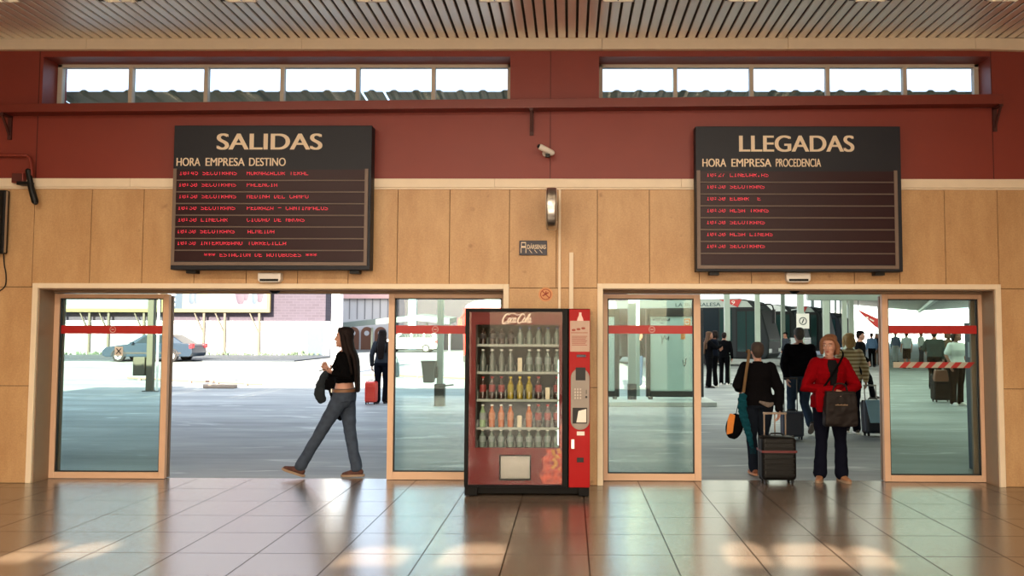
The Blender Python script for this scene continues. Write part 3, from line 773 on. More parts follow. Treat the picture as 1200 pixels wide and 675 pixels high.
# window glass
m = MB(); m.box(x553, x660, YM - .012, YM - .008, zf0, zf1); m.build('front_glass', glass('machine_glass', (252, 253, 252), .30), VM, world=True)
# right-hand payment column
B('payment_column', 666.5, 691.5, 362.5, 571, -.015, .05, M_cabred, bevel=.005)
B('notice_sheet', 668, 691, 376, 412, -.019, -.0155, mat('notice_paper', (184, 158, 142), .6))
m = MB()
m.box(*[mq(670, 0)[0], mq(689, 0)[0]], YM - .0215, YM - .0185, mq(0, 388.5)[1], mq(0, 387.8)[1])
for k in range(7):
    m.box(mq(671, 0)[0], mq(688.5 - (k % 3), 0)[0], YM - .0215, YM - .0185, mq(0, 392.6 + k * 1.7)[1], mq(0, 392 + k * 1.7)[1])
for k in range(3): m.ell((mq(673 + k * 5.5, 0)[0], YM - .019, mq(0, 385 - k)[1]), (.020, .003, .012), 10)
m.build('notice_print', mat('brown_red_print', (150, 70, 56), .6, var=.3), VM, world=True)
m = MB(); cx = mq(680.5, 0)[0]; zb = mq(0, 376)[1]; zt_ = mq(0, 364.5)[1]; h = zt_ - zb
prof = [(-.030, 0), (.030, 0), (.030, h * .25), (.024, h * .45), (.013, h * .7), (.011, h), (-.011, h), (-.013, h * .7), (-.024, h * .45), (-.030, h * .25)]
m.prism([(cx + u, zb + w) for u, w in prof], YM - .018, YM - .0145); m.build('bottle_print', mat('pale_pink_print', (238, 206, 196), .6), VM, world=True)
B('brand_badge', 675.5, 686.5, 415.5, 418.5, -.020, -.0145, M_signblue, bevel=.002)
# oval fascia
m = MB(); cx = mq(680.5, 0)[0]; rx = .5 * (mq(691, 0)[0] - mq(669.5, 0)[0]); za, zb = mq(0, 501)[1] + rx, mq(0, 429.5)[1] - rx
poly = [(cx + rx * math.cos(a), zb + rx * math.sin(a)) for a in [PI * k / 14 for k in range(15)]] + [(cx - rx * math.cos(a), za - rx * math.sin(a)) for a in [PI * k / 14 for k in range(15)]]
m.prism(poly, YM - .028, YM - .014); fas = m.build('control_fascia', mat('silver_grey_plastic', (118, 108, 100), .4, metal=.2), VM, world=True, bevel=.003)
B('display_screen', 674.5, 686, 430.5, 445.5, -.031, -.026, M_black, fas)
m = MB(); 
for r in range(4):
    for c_ in range(3):
        x, z = mq(674 + c_ * 3.1, 456 + r * 3.4); m.box(x - .008, x + .008, YM - .034, YM - .027, z - .009, z + .009)
m.build('keypad', mat('keypad_keys', (178, 168, 158), .5), fas, world=True)
m = MB(); x, z = mq(687, 459); m.box(x - .003, x + .003, YM - .033, YM - .027, z - .02, z + .02); x, z = mq(687, 465); m.cyl((x, YM - .03, z), .011, .006, 'y', 16)
m.build('coin_slot', M_black, fas, world=True)
B('note_reader', 671, 688, 477.5, 496, -.031, -.027, M_black, fas, bevel=.002)
m = MB(); a = mq(675.5, 494.5); b = mq(687, 479); m.prism([(a[0], a[1]), (b[0], a[1]), (b[0], b[1]), (a[0] + .02, b[1] - .02)], YM - .036, YM - .031); m.build('note_tray', mat('pale_metal_tray', (150, 142, 136), .3, metal=.6), fas, world=True)
B('price_sticker', 676, 685, 505.5, 510, -.0185, -.0145, M_white)
o = B('lock_handle', 669.3, 673.2, 514.5, 525.5, -.032, -.0145, M_chrome, bevel=.003)
B('coin_return', 676, 684, 536, 541.5, -.0185, -.0145, M_black, bevel=.001)
# base and feet
m = MB(); m.box(mx0 + .01, mx1 - .01, YM + .06, YBK - .03, mq(0, 577)[1] + .0, zbody); m.build('base_plinth', M_cabblack, VM, world=True)
for px0, px1 in ((549.5, 564), (679, 691)):
    for y in (.0, DEP - .16):
        x0, x1 = mq(px0, 0)[0], mq(px1, 0)[0]
        m = MB(); m.box(x0, x1, YM + y, YM + y + .12, .012, zbody); m.cyl(((x0 + x1) / 2, YM + y + .06, .007), .022, .014); m.build('foot', M_cabblack, VM, world=True, bevel=.002)
# shelves
rows = [402.5, 434.7, 467, 500, 524.3]
szs = []
for r, py in enumerate(rows):
    z = mq(0, py)[1]; szs.append(z)
    m = MB(); m.box(xw0 + .008, xw1 - .004, YM + .06, YM + .42, z - .010, z); m.box(xw0 + .008, xw1 - .004, YM + .052, YM + .06, z - .018, z + .006)
    s = m.build('shelf', M_shelf, VM, world=True)
    m = MB()
    for k in range(10):
        x = mq(562.7 + 10.7 * k, 0)[0]
        if x < xw1 - .006: m.box(x - .003, x + .003, YM + .06, YM + .40, z, z + (.07 if r != 2 else .09))
    m.build('lane_divider', mat('clear_grey_divider', (110, 122, 116), .3), s, world=True)
m = MB(); m.box(xw1 - .012, xw1 - .004, YM + .07, YM + .09, zw0 + .02, zw1 - .35)
m.build('light_strip', mat('machine_light_strip', (240, 255, 250), .5, emis=(215, 255, 240), es=3), VM, world=True)
# bottles
def bottle_proto(name, label, body_m, cap_m, lab_m, h=.225, group=None, full=.9):
    t = thing(name, label, 'bottle', (0, 0, 0), 0, group)
    r = .032
    pr = [(.012, 0), (r * .92, .002), (r, .012), (r * .93, h * .2), (r, h * .30), (r, h * .56), (r * .86, h * .66), (r * .55, h * .78), (r * .36, h * .86), (.0125, h * .9), (.0125, h * .94)]
    MB().lathe(pr, seg=14).build('bottle_body', body_m, t, smooth=True)
    MB().lathe([(.0145, h * .93), (.0150, h * .945), (.0150, h * .995), (.013, h)], seg=12).build('cap', cap_m, t, smooth=True)
    if lab_m: MB().lathe([(r * 1.01, h * .33), (r * 1.025, h * .335), (r * 1.025, h * .60), (r * .93, h * .645)], seg=14).build('wrap_label', lab_m, t, smooth=True)
    return t
def liquid(name, c, rough=.08, tr=.0):
    m = mat(name, c, rough, var=.15, scale=25, coat=.5); b = m.node_tree.nodes['Principled BSDF']; b.inputs['Transmission Weight'].default_value = tr; return m
M_cola = liquid('cola_dark_bottle', (46, 26, 22)); M_water = liquid('clear_water_bottle', (120, 142, 134), .06, .35); M_grey = liquid('smoky_clear_bottle', (96, 110, 106), .08, .2)
M_orange = liquid('orange_drink', (170, 84, 22)); M_lemon = liquid('lemon_drink', (140, 124, 24)); M_green = liquid('green_clear_bottle', (150, 184, 140), .06, .2)
M_capblue = mat('blue_cap', (46, 66, 150), .4); M_capwhite = mat('white_cap', (226, 228, 224), .4); M_capred = mat('red_cap', (170, 26, 30), .4); M_capdark = mat('dark_cap', (30, 28, 32), .4); M_capyel = mat('yellow_cap', (226, 200, 40), .4)
L_red = mat('red_wrap', (130, 48, 48), .45); L_yel = mat('yellow_wrap', (150, 138, 30), .45); L_or = mat('orange_wrap', (170, 100, 50), .45); L_wh = mat('pale_wrap', (120, 136, 134), .4)
L_dk = mat('dark_wrap', (40, 40, 44), .5)
kinds = {'k': ('cola_bottle', M_cola, M_capdark, L_dk), 'b': ('water_bottle', M_water, M_capblue, None), 'g': ('water_bottle', M_grey, M_capwhite, None), 'w': ('water_bottle', M_water, M_capwhite, L_wh),
         'c': ('cola_bottle', M_cola, M_capred, L_red), 'y': ('lemon_soda_bottle', M_lemon, M_capyel, L_yel), 'o': ('orange_soda_bottle', M_orange, M_capwhite, L_or), 'n': ('soda_bottle', M_green, M_capwhite, L_wh)}
plan = ['kkkkbbbbb', 'ggggtwwww', 'cccyyycsc', 'nooosoccc', 'wwwwwwwww']
desc = {('k', 0): 'dark cola bottle with a dark cap on the left half of the top vending shelf', ('b', 0): 'clear water bottle with a blue cap on the right half of the top vending shelf',
        ('g', 1): 'smoky clear bottle on the left half of the second vending shelf', ('w', 1): 'pale water bottle with a white cap on the right half of the second vending shelf',
        ('c', 2): 'cola bottle with a red wrapper on the middle vending shelf', ('y', 2): 'yellow lemon soda bottle on the middle vending shelf',
        ('o', 3): 'orange soda bottle on the fourth vending shelf', ('c', 3): 'cola bottle with a red wrapper at the right end of the fourth vending shelf', ('n', 3): 'pale green soda bottle at the left end of the fourth vending shelf',
        ('w', 4): 'pale water bottle with a white cap on the bottom vending shelf'}
protos = {}
for r, row in enumerate(plan):
    for k, ch in enumerate(row):
        x = mq(568.2 + 10.7 * k, 0)[0]; loc = V((x, YM + .102, szs[r] + .001))
        if ch in 'ts':
            z = szs[r]; o = MB().box(x - .022, x + .022, YM + .075, YM + .081, z, z + (.14 if ch == 't' else .12)).build('price_card', mat('cream_card', (206, 200, 176), .6), bevel=.002)
            tag(o, 'cream card standing in an empty lane of the %s vending shelf' % ['top', 'second', 'middle', 'fourth', 'bottom'][r], 'card'); continue
        lb = desc[(ch, r)]; gr = lb.split(' on the')[0] + 's, shelf ' + ['one', 'two', 'three', 'four', 'five'][r]
        if ch == 'c' and r == 3: gr = 'red wrapper cola bottles, shelf four'
        if ch == 'n': gr = None
        lb = lb.split(' on the')[0].split(' at the')[0] + ', in the %s lane of the %s vending shelf' % (['first', 'second', 'third', 'fourth', 'fifth', 'sixth', 'seventh', 'eighth', 'ninth'][k], ['top', 'second', 'middle', 'fourth', 'bottom'][r])
        if (ch) not in protos:
            nm, a_, b_, c_ = kinds[ch]; t = bottle_proto(nm, lb, a_, b_, c_, group=gr); t.location = loc; protos[ch] = t
        else: t = dup(protos[ch], loc, label=lb, group=gr)
        if gr is None and 'group' in t: del t['group']
        t.scale = (1, 1, {4: .80, 0: .76}.get(r, 1))
# ================================================================== OUTSIDE
def asphalt():
    m = bpy.data.materials.new('worn_asphalt'); m.use_nodes = True; nt = m.node_tree; N = nt.nodes; L = nt.links
    b = N['Principled BSDF']; tc = N.new('ShaderNodeTexCoord')
    n1 = N.new('ShaderNodeTexNoise'); n1.inputs['Scale'].default_value = .5; n1.inputs['Detail'].default_value = 8; n1.inputs['Roughness'].default_value = .65
    mp = N.new('ShaderNodeMapping'); mp.inputs['Scale'].default_value = (.35, 1.6, 1); L.new(tc.outputs['Object'], mp.inputs[0]); L.new(mp.outputs[0], n1.inputs[0])
    cr = N.new('ShaderNodeValToRGB'); e_ = cr.color_ramp.elements; e_[0].position = .32; e_[1].position = .70
    e_[0].color = (*lin((108, 112, 112)), 1); e_[1].color = (*lin((156, 160, 158)), 1)
    L.new(n1.outputs['Fac'], cr.inputs[0])
    n2 = N.new('ShaderNodeTexNoise'); n2.inputs['Scale'].default_value = 1.1; n2.inputs['Detail'].default_value = 5; n2.inputs['Distortion'].default_value = 1.5
    mp2 = N.new('ShaderNodeMapping'); mp2.inputs['Scale'].default_value = (.5, 2.2, 1); L.new(tc.outputs['Object'], mp2.inputs[0]); L.new(mp2.outputs[0], n2.inputs[0])
    c2 = N.new('ShaderNodeValToRGB'); c2.color_ramp.elements[0].position = .60; c2.color_ramp.elements[1].position = .68
    L.new(n2.outputs['Fac'], c2.inputs[0])
    mx = N.new('ShaderNodeMix'); mx.data_type = 'RGBA'; ml = N.new('ShaderNodeMath'); ml.operation = 'MULTIPLY'; ml.inputs[1].default_value = .55
    L.new(c2.outputs[0], ml.inputs[0]); L.new(ml.outputs[0], mx.inputs[0]); L.new(cr.outputs[0], mx.inputs[6]); mx.inputs[7].default_value = (*lin((214, 216, 212)), 1)
    L.new(mx.outputs[2], b.inputs['Base Color']); 
    mr = N.new('ShaderNodeMapRange'); mr.inputs[3].default_value = .75; mr.inputs[4].default_value = .42; L.new(n1.outputs['Fac'], mr.inputs[0]); L.new(mr.outputs[0], b.inputs['Roughness'])
    bp = N.new('ShaderNodeBump'); bp.inputs['Strength'].default_value = .2; bp.inputs['Distance'].default_value = .02; L.new(n1.outputs['Fac'], bp.inputs['Height']); L.new(bp.outputs[0], b.inputs['Normal'])
    return m
MB().box(-160, 200, DY + .05, 260, -.2, -.012).build('asphalt_ground', asphalt(), kind='structure')
M_canopy = mat('grey_green_corrugated_sheet', (150, 164, 142), .6, var=.14, scale=1.2, stretch=(6, .4, 1))
M_post = mat('grey_green_painted_post', (160, 172, 160), .5, var=.05)
M_postdark = mat('dark_post_base', (58, 62, 62), .6)
# corrugated canopy over the kerb (seen through the high windows)
cz_ = onY(330, 106.5, .75).z
def corrugated(name, x0, x1, y0, y1, z, pitch, amp, slits=(), drop=.0):
    m = MB(0); n = int((x1 - x0) / pitch)
    for k in range(n):
        m.m = 0; a = x0 + k * pitch; pr = [(a, 0), (a + pitch * .30, 0), (a + pitch * .42, amp), (a + pitch * .58, amp), (a + pitch * .70, 0), (a + pitch, 0)]
        if k in slits: pr = [(a + pitch * .12, 0)] + pr[1:]
        for q_ in range(len(pr) - 1):
            (u, w), (u2, w2) = pr[q_], pr[q_ + 1]
            m.face([m.bm.verts.new(p) for p in ((u, y0, z + w), (u2, y0, z + w2), (u2, y1, z + w2 - drop), (u, y1, z + w - drop))])
        m.m = 1; pr = [(u, w + .012) for u, w in pr]
        for q_ in range(len(pr) - 1):
            (u, w), (u2, w2) = pr[q_], pr[q_ + 1]
            m.face([m.bm.verts.new(p) for p in ((u, y0, z + w), (u2, y0, z + w2), (u2, y1, z + w2 - drop), (u, y1, z + w - drop))])
    return m
t = thing('corrugated_canopy', 'grey green corrugated canopy just outside the high windows', 'canopy', (0, 0, cz_))
m = corrugated('c', -14, 14, .75, 6.4, cz_ - .02, .262, .022, drop=.62, slits=(7, 12, 13, 20, 21, 30, 44, 45, 52)); m.build('roof_sheet', [M_canopy, mat('white_bounce_roof_top', (228, 230, 224), .5)], t, world=True)  # unseen top whitened and sloped to bounce sunlight through the high windows
m = MB()
for x in (-13.6, -8.6, -4.4, -.1, 4.2, 8.6, 13.2): m.bar((x, .42, cz_ - .42), (x, 6.3, cz_ - .76), .07, .10)
m.build('carrying_arm', M_post, t, world=True)
m = MB(); m.box(-14, 14, 6.25, 6.35, cz_ - .80, cz_ - .66); m.build('edge_beam', M_post, t, world=True)

# ---- left yard --------------------------------------------------
YW = onZ(300, 417).y            # foot of the white wall
def yq(px, py, Y): return onY(px, py, Y)
M_whitewall = mat('white_rendered_wall', (170, 172, 178), .8, var=.07, scale=.8)
M_brick = None
def brick():
    m = bpy.data.materials.new('mauve_grey_brick'); m.use_nodes = True; nt = m.node_tree; N = nt.nodes; L = nt.links
    b = N['Principled BSDF']; tc = N.new('ShaderNodeTexCoord'); mp = N.new('ShaderNodeMapping'); mp.inputs['Rotation'].default_value = (PI / 2, 0, 0)
    br = N.new('ShaderNodeTexBrick'); br.inputs['Scale'].default_value = 1; br.inputs['Brick Width'].default_value = .5; br.inputs['Row Height'].default_value = .18; br.inputs['Mortar Size'].default_value = .02
    br.inputs['Color1'].default_value = (*lin((60, 55, 68)), 1); br.inputs['Color2'].default_value = (*lin((55, 50, 62)), 1); br.inputs['Mortar'].default_value = (*lin((66, 60, 72)), 1)
    L.new(tc.outputs['Object'], mp.inputs[0]); L.new(mp.outputs[0], br.inputs[0]); L.new(br.outputs[0], b.inputs['Base Color']); b.inputs['Roughness'].default_value = .9
    return m
M_brick = brick()
z_w = yq(300, 378, YW).z; xr = yq(386, 400, YW).x
t = thing('white_boundary_wall', 'long low white wall across the yard beyond the left doorway', 'wall', (0, YW, 0))
MB().box(-62, xr, YW, YW + .3, -.05, z_w).build('wall_body', M_whitewall, t, world=True)
MB().box(-62, xr, YW - .05, YW + .35, z_w, z_w + .1).build('wall_coping', M_whitewall, t, world=True)
a, b = yq(361, 384, YW), yq(378, 418, YW)
MB().box(a.x, b.x, YW - .06, YW, 0, a.z).build('steel_door', mat('pale_blue_steel_door', (56, 78, 89), .6), t, world=True)
t = thing('brick_building', 'tall mauve grey brick building behind the white wall', 'building', (0, YW + 1, 0))
MB().box(-62, xr - .4, YW + .36, YW + 2.4, -.05, 14).build('brick_wall', M_brick, t, world=True)
MB().box(-62, xr - .3, YW + .3, YW + 2.5, 14, 14.4).build('roof_edge', M_whitewall, t, world=True)
m = MB()
for k in range(9): m.box(-55 + k * 5, -53.6 + k * 5, YW + .33, YW + .36, 8.5, 10.5)
m.build('upper_window', mat('dark_window_glass', (60, 70, 80), .2), t, world=True)
MB().box(-70, xr + 1, YW - 9.6, YW, -.02, .06).build('pavement', mat('blue_grey_pavement', (51, 60, 70), .8, scale=2), kind='structure')
# weeds at the foot of the wall
m = MB()
for k in range(420):
    r_ = random.Random(k); x = r_.uniform(-45, xr); y = YW - .25 - r_.random() * .4; h = .08 + .16 * r_.random() ** 2
    if abs(x - yq(355, 417, YW).x) < .35: h *= 1.6
    for j in range(4):
        a_ = r_.uniform(0, 6.28); m.bar((x, y, .05), (x + .5 * h * math.cos(a_), y + .5 * h * math.sin(a_), .05 + h), .05, .02)
m.build('wall_weeds', mat('dry_green_weeds', (92, 110, 92), .9), kind='stuff')
# billboards
M_bbframe = mat('cream_billboard_frame', (99, 91, 57), .5); M_bbpost = mat('grey_beige_billboard_post', (73, 68, 59), .6)
YB_ = YW - .17
zbb0, zbb1 = yq(250, 366, YB_).z, yq(250, 366, YB_).z + 3.0
def billboard(name, lab, pa, pb, posts, draw):
    xa, xb = yq(pa, 360, YB_).x, yq(pb, 360, YB_).x; cx = (xa + xb) / 2
    t = thing('billboard', lab, 'billboard', (cx, YB_, 0))
    f = .22
    MB().box(xa + f, xb - f, YB_ - .05, YB_ + .1, zbb0 + f, zbb1 - f).build('poster', mat('pale_poster', (105, 105, 102), .5, var=.03), t, world=True)
    m = MB(); m.box(xa, xa + f, YB_ - .12, YB_ + .12, zbb0, zbb1); m.box(xb - f, xb, YB_ - .12, YB_ + .12, zbb0, zbb1); m.box(xa + f, xb - f, YB_ - .12, YB_ + .12, zbb0, zbb0 + f); m.box(xa + f, xb - f, YB_ - .12, YB_ + .12, zbb1 - f, zbb1)
    m.build('frame', M_bbframe, t, world=True)
    for p in posts:
        x = yq(p, 400, YB_).x; m = MB(); m.box(x - .07, x + .07, YB_ - .0, YB_ + .14, -.02, zbb0 + .1); m.bar((x - .05, YB_ + .05, zbb0 - 1.3), (x - .65, YB_ + .05, zbb0), .07)
        m.build('support_post', M_bbpost, t, world=True)
    draw(t, xa + f, xb - f, zbb0 + f, zbb1 - f)
def draw_b(t, x0, x1, z0, z1):
    W, H = x1 - x0, z1 - z0; y = YB_ - .055
    MB().box(x0, x0 + W * .17, y - .004, y + .01, z0, z1).build('blue_panel', mat('slate_blue_print', (24, 49, 68), .5), t, world=True)
    m = MB()
    for k in range(7): m.box(x0 + .15, x0 + W * (.10 + .05 * ((k * 3) % 3) / 2), y - .008, y - .003, z0 + H * (.08 + .13 * k), z0 + H * (.13 + .13 * k))
    m.build('panel_lines', M_white, t, world=True)
    for a, b, c, nm in ((.17, .42, (102, 96, 83), 'cream_print'), (.42, .68, (105, 107, 107), 'white_print'), (.68, .82, (86, 73, 88), 'lilac_print'), (.82, 1, (99, 99, 107), 'pale_lilac_print')):
        m = MB(); m.box(x0 + W * a, x0 + W * b, y - .004, y + .01, z0 + .25, z1); m.build('printed_panel', mat(nm, c, .5, var=.12, scale=.9), t, world=True)
    m = MB()
    for a, b, c, d in ((.26, .05, .05, .34), (.30, .05, .025, .5), (.88, .05, .05, .4)): m.ell((x0 + W * a, y - .01, z0 + H * (b + d / 2 + .06)), (W * c * .6, .02, H * d / 2), 14)
    m.build('printed_figure', mat('blue_grey_print', (49, 65, 83), .5), t, world=True)
    m = MB()
    for a, c, d in ((.74, .05, .7), (.79, .03, .5), (.93, .035, .62)): m.ell((x0 + W * a, y - .01, z0 + H * .45), (W * c, .02, H * d / 2), 14)
    m.build('printed_shape', mat('violet_print', (56, 44, 62), .5), t, world=True)
    m = MB(); 
    for a, b in ((.18, .40), (.43, .66), (.69, .80), (.82, .98)): m.box(x0 + W * a, x0 + W * b, y - .008, y - .003, z0 + .04, z0 + .2)
    m.build('caption_strip', mat('pale_teal_print', (67, 92, 97), .5), t, world=True)
def draw_a(t, x0, x1, z0, z1):
    y = YB_ - .055
    MB().box(x0 + .1, x1 - .1, y - .004, y + .01, z0 + .2, z1 - .2).build('printed_panel', mat('pale_aqua_print', (88, 102, 105), .5, var=.06, scale=.6), t, world=True)
    a = yq(73, 358, YB_).x; b = yq(91, 358, YB_).x
    MB().prism([(a, zbb0 + .85), (b - .6, zbb0 + .85), (b, zbb0 + 1.3), (b, zbb0 + 2.4), (a, zbb0 + 2.4)], y - .02, y - .005).build('printed_shape', mat('navy_print', (24, 34, 50), .5), t, world=True)
billboard('a', 'pale aqua billboard seen through the left fixed pane', 60, 189, (72, 103.5, 126, 167.5), draw_a)
billboard('b', 'billboard with pastel panels and a blue left strip beyond the left doorway', 190, 317, (238, 262.5, 303), draw_b)
# white building with orange doors beyond the gap
YV = onZ(490, 413).y
t = thing('white_building', 'white building with arched orange doors behind the young woman', 'building', (0, YW + 16, 0))
Yb = YW + 19
xa, xb = yq(385, 370, Yb).x, yq(461, 370, Yb).x
zr = yq(420, 350, Yb).z
m = MB(); m.box(xa - 6, xb, Yb, Yb + 12, -.05, zr); m.build('building_wall', M_whitewall, t, world=True)
m = MB(); m.prism([(xa - 6, zr), (xb, zr), (xb, zr + .25), (xa + 5, zr + 1.6), (xa - 6, zr + 1.6)], Yb - .3, Yb + 12.3); m.build('low_roof', mat('pinkish_roof', (196, 160, 160), .7), t, world=True)
for px in (414, 430, 446):
    x = yq(px, 400, Yb).x; w = .5 * (yq(7, 400, Yb).x - yq(-6.5, 400, Yb).x); z1 = yq(px, 383, Yb).z
    poly = [(x - w, -.0), (x + w, -.0)] + [(x + w * math.cos(a), z1 - w + w * math.sin(a)) for a in [PI * k / 10 for k in range(11)]]
    m = MB(); m.prism(poly, Yb - .1, Yb + .02); d = m.build('arched_door', mat('faded_orange_door', (97, 62, 46), .6), t, world=True)
    m = MB(); m.cyl((x, Yb - .12, z1 - w * 1.1), .22, .05, 'y'); m.build('round_window', M_whitewall, d, world=True)
m = MB()
for k in range(8):
    x = xa + .5 + (xb - xa - 1) * k / 7; m.box(x - .05, x + .05, Yb - .04, Yb, yq(420, 374, Yb).z, zr)
m.build('wall_pilaster', mat('pale_grey_trim', (116, 118, 124), .7), t, world=True)
# far brick facade behind the van
t = thing('brick_building', 'mauve grey brick facade behind the white van', 'building', (0, YV + 10, 0))
xa2 = yq(463, 370, YV + 9).x
MB().box(xa2, 6, YV + 9, YV + 20, -.05, 14).build('brick_wall', M_brick, t, world=True)
m = MB(); x = yq(483.5, 370, YV + 8.8).x; m.box(x - .35, x + .35, YV + 8.6, YV + 9, -.05, 14); m.build('blue_downpipe', mat('teal_grey_pipe', (120, 160, 176), .5), t, world=True)
MB().box(xa2 - .1, 6.1, YV + 8.9, YV + 20, 14, 14.4).build('roof_edge', M_whitewall, t, world=True)
# carport roof
Yc_ = YV + 3.6
def cp(px, py, dy=0): p = onY(px, py, Yc_ + dy); return p
t = thing('carport', 'pale green carport roof on thin posts above the white van', 'carport', (cp(470, 380).x, Yc_, 0))
m = MB()
A, Bm, C_ = cp(398, 381), cp(492, 371.5), cp(530, 375.5)
for (p, q_) in ((A, Bm), (Bm, C_)):
    for dy in (0,):
        v = [m.bm.verts.new(c_) for c_ in ((p.x, Yc_ - 1.5, p.z - .3), (q_.x, Yc_ - 1.5, q_.z - .3), (q_.x, Yc_ - 1.5, q_.z + .12), (p.x, Yc_ - 1.5, p.z + .12), (p.x, Yc_ + 2.5, p.z - .1), (q_.x, Yc_ + 2.5, q_.z - .1), (q_.x, Yc_ + 2.5, q_.z + .32), (p.x, Yc_ + 2.5, p.z + .32))]
        for f in ((0, 1, 2, 3), (4, 7, 6, 5), (0, 4, 5, 1), (3, 2, 6, 7), (0, 3, 7, 4), (1, 5, 6, 2)): m.face([v[i] for i in f])
m.build('carport_roof', mat('pale_green_metal_roof', (102, 116, 115), .5), t, world=True)
for px in (404, 436, 500, 527):
    p = cp(px, 395); zt_ = A.z - .2 if px < 440 else C_.z - .2
    MB().box(p.x - .07, p.x + .07, Yc_ - .1, Yc_ + .05, -.012, zt_).build('carport_post', M_post, t, world=True)
# ---- vehicles
M_tyre = mat('tyre_rubber', (26, 26, 28), .8); M_rim = mat('alloy_rim', (176, 180, 184), .35, metal=.6)
M_cglass = mat('car_glass', (24, 34, 40), .1, spec=.4); M_tail = mat('tail_light_red', (196, 30, 40), .3); M_head = mat('headlight_clear', (226, 230, 232), .15)
def vehicle(name, label, cat, px0, px1, pyb, L, prof, cabin, width, paint, wheels, wr, glassr, flip=1):
    """side-on vehicle, front towards -X when flip = 1; profile in metres from the front bumper"""
    p0 = onZ((px0 + px1) / 2, pyb); t = thing(name, label, cat, (p0.x, p0.y + width / 2, -.012))
    hw = width / 2
    m = MB()
    def sect(poly, w0, w1, zlo, zhi):
        # polygon cross sections narrowing with height (tumblehome)
        def ww(z): k = max(0, min(1, (z - zlo) / (zhi - zlo))); return w0 + (w1 - w0) * k
        A_ = [m.bm.verts.new((flip * (x - L / 2), -ww(z), z)) for x, z in poly]; B_ = [m.bm.verts.new((flip * (x - L / 2), ww(z), z)) for x, z in poly]
        m.face(A_); m.face(B_[::-1]); n = len(poly)
        for i in range(n): m.face([A_[i], B_[i], B_[(i + 1) % n], A_[(i + 1) % n]])
    sect(prof, hw, hw * .97, .3, .95); sect(cabin, hw * .95, hw * .74, .85, cabin[1][1])
    body = m.build('body', paint, t, bevel=.035, bseg=3, smooth=False)
    for s in (-1, 1):
        for poly in glassr:
            def ww(z): k = max(0, min(1, (z - .85) / (cabin[1][1] - .85))); return hw * .95 + (hw * .74 - hw * .95) * k
            m = MB(); A_ = [m.bm.verts.new((flip * (x - L / 2), s * (ww(z) + .012), z)) for x, z in poly]; B_ = [m.bm.verts.new((flip * (x - L / 2), s * (ww(z) - .03), z)) for x, z in poly]
            m.face(A_); m.face(B_[::-1]); n = len(poly)
            for i in range(n): m.face([A_[i], B_[i], B_[(i + 1) % n], A_[(i + 1) % n]])
            m.build('side_window', M_cglass, t)
        for wx in wheels:
            X = flip * (wx - L / 2)
            w = MB().lathe([(wr * .55, -.11), (wr * .92, -.11), (wr, -.08), (wr, .08), (wr * .92, .11), (wr * .55, .11)], seg=28)
            for v in w.bm.verts: v.co = V((v.co.x, v.co.z, v.co.y))
            for v in w.bm.verts: v.co += V((X, s * (hw - .08), wr))
            wo = w.build('wheel', M_tyre, t, smooth=True)
            m = MB(); 
            for k in range(8):
                a = 2 * PI * k / 8; m.bar((X, s * (hw + .035), wr), (X + wr * .6 * math.cos(a), s * (hw + .035), wr + wr * .6 * math.sin(a)), .06, .03, up=(0, 1, 0))
            m.cyl((X, s * (hw + .02), wr), wr * .58, .03, 'y', 24); m.build('rim', M_rim, wo)
        m = MB(); m.box(flip * (cabin[0][0] + .35 - L / 2) - .08, flip * (cabin[0][0] + .35 - L / 2) + .08, min(s * hw, s * (hw + .16)), max(s * hw, s * (hw + .16)), .92, 1.05); m.build('wing_mirror', paint, t, bevel=.02)
        m = MB(); m.box(flip * (.12 - L / 2) - .12, flip * (.12 - L / 2) + .14, s * (hw * .8) - .15, s * (hw * .8) + .15, .58, .74); m.build('headlight', M_head, t, bevel=.02)
        m = MB(); xx = flip * (L - .1 - L / 2); m.box(xx - .09, xx + .105, s * (hw * .88) - .12, s * (hw * .88) + .125, .72, .95); m.build('tail_light', M_tail, t, bevel=.02)
    for zz in (.42,):
        m = MB(); m.box(-L / 2 + .6, L / 2 - .6, -hw - .012, hw + .012, zz, zz + .09); m.build('side_trim', M_dark, t, bevel=.01)
    m = MB()
    for wx in wheels:
        for s in (-1, 1):
            X = flip * (wx - L / 2); c_ = [(X + (wr + .06) * math.cos(a), s * (hw - .0), wr + (wr + .06) * math.sin(a)) for a in [PI * k / 12 for k in range(13)]]
            m.tube(c_, .03, 6)
    m.build('wheel_arch', M_dark, t)
    return t
P_blue = mat('dark_blue_car_paint', (22, 42, 60), .3, metal=.2, coat=.3); P_white = mat('white_car_paint', (226, 230, 232), .3, coat=.5)
prof = [(.0, .35), (.0, .62), (.15, .76), (.9, .88), (1.45, .95), (3.9, .98), (4.55, .96), (4.68, .85), (4.72, .45), (4.6, .28), (.2, .26)]
cab = [(1.25, .90), (2.05, 1.42), (3.25, 1.44), (3.55, 1.38), (4.25, .95)]
gl = [[(1.72, .98), (2.13, 1.34), (2.62, 1.37), (2.62, .98)], [(2.70, .98), (2.70, 1.37), (3.22, 1.37), (3.62, 1.0)]]
vehicle('car', 'dark blue saloon car parked by the white wall, seen through the left doorway', 'car', 120, 224, 424, 4.75, prof, cab, 1.75, P_blue, (.88, 3.65), .31, gl)
prof = [(.0, .35), (.0, .75), (.2, .92), (.95, 1.08), (4.2, 1.12), (4.38, 1.1), (4.4, .4), (4.3, .28), (.2, .28)]
cab = [(.75, 1.02), (1.75, 1.76), (3.9, 1.80), (4.25, 1.72), (4.38, 1.05)]
gl = [[(1.25, 1.12), (1.85, 1.62), (2.3, 1.66), (2.3, 1.12)], [(2.45, 1.12), (2.45, 1.66), (3.3, 1.66), (3.3, 1.12)], [(3.42, 1.12), (3.42, 1.66), (3.85, 1.64), (4.1, 1.12)]]
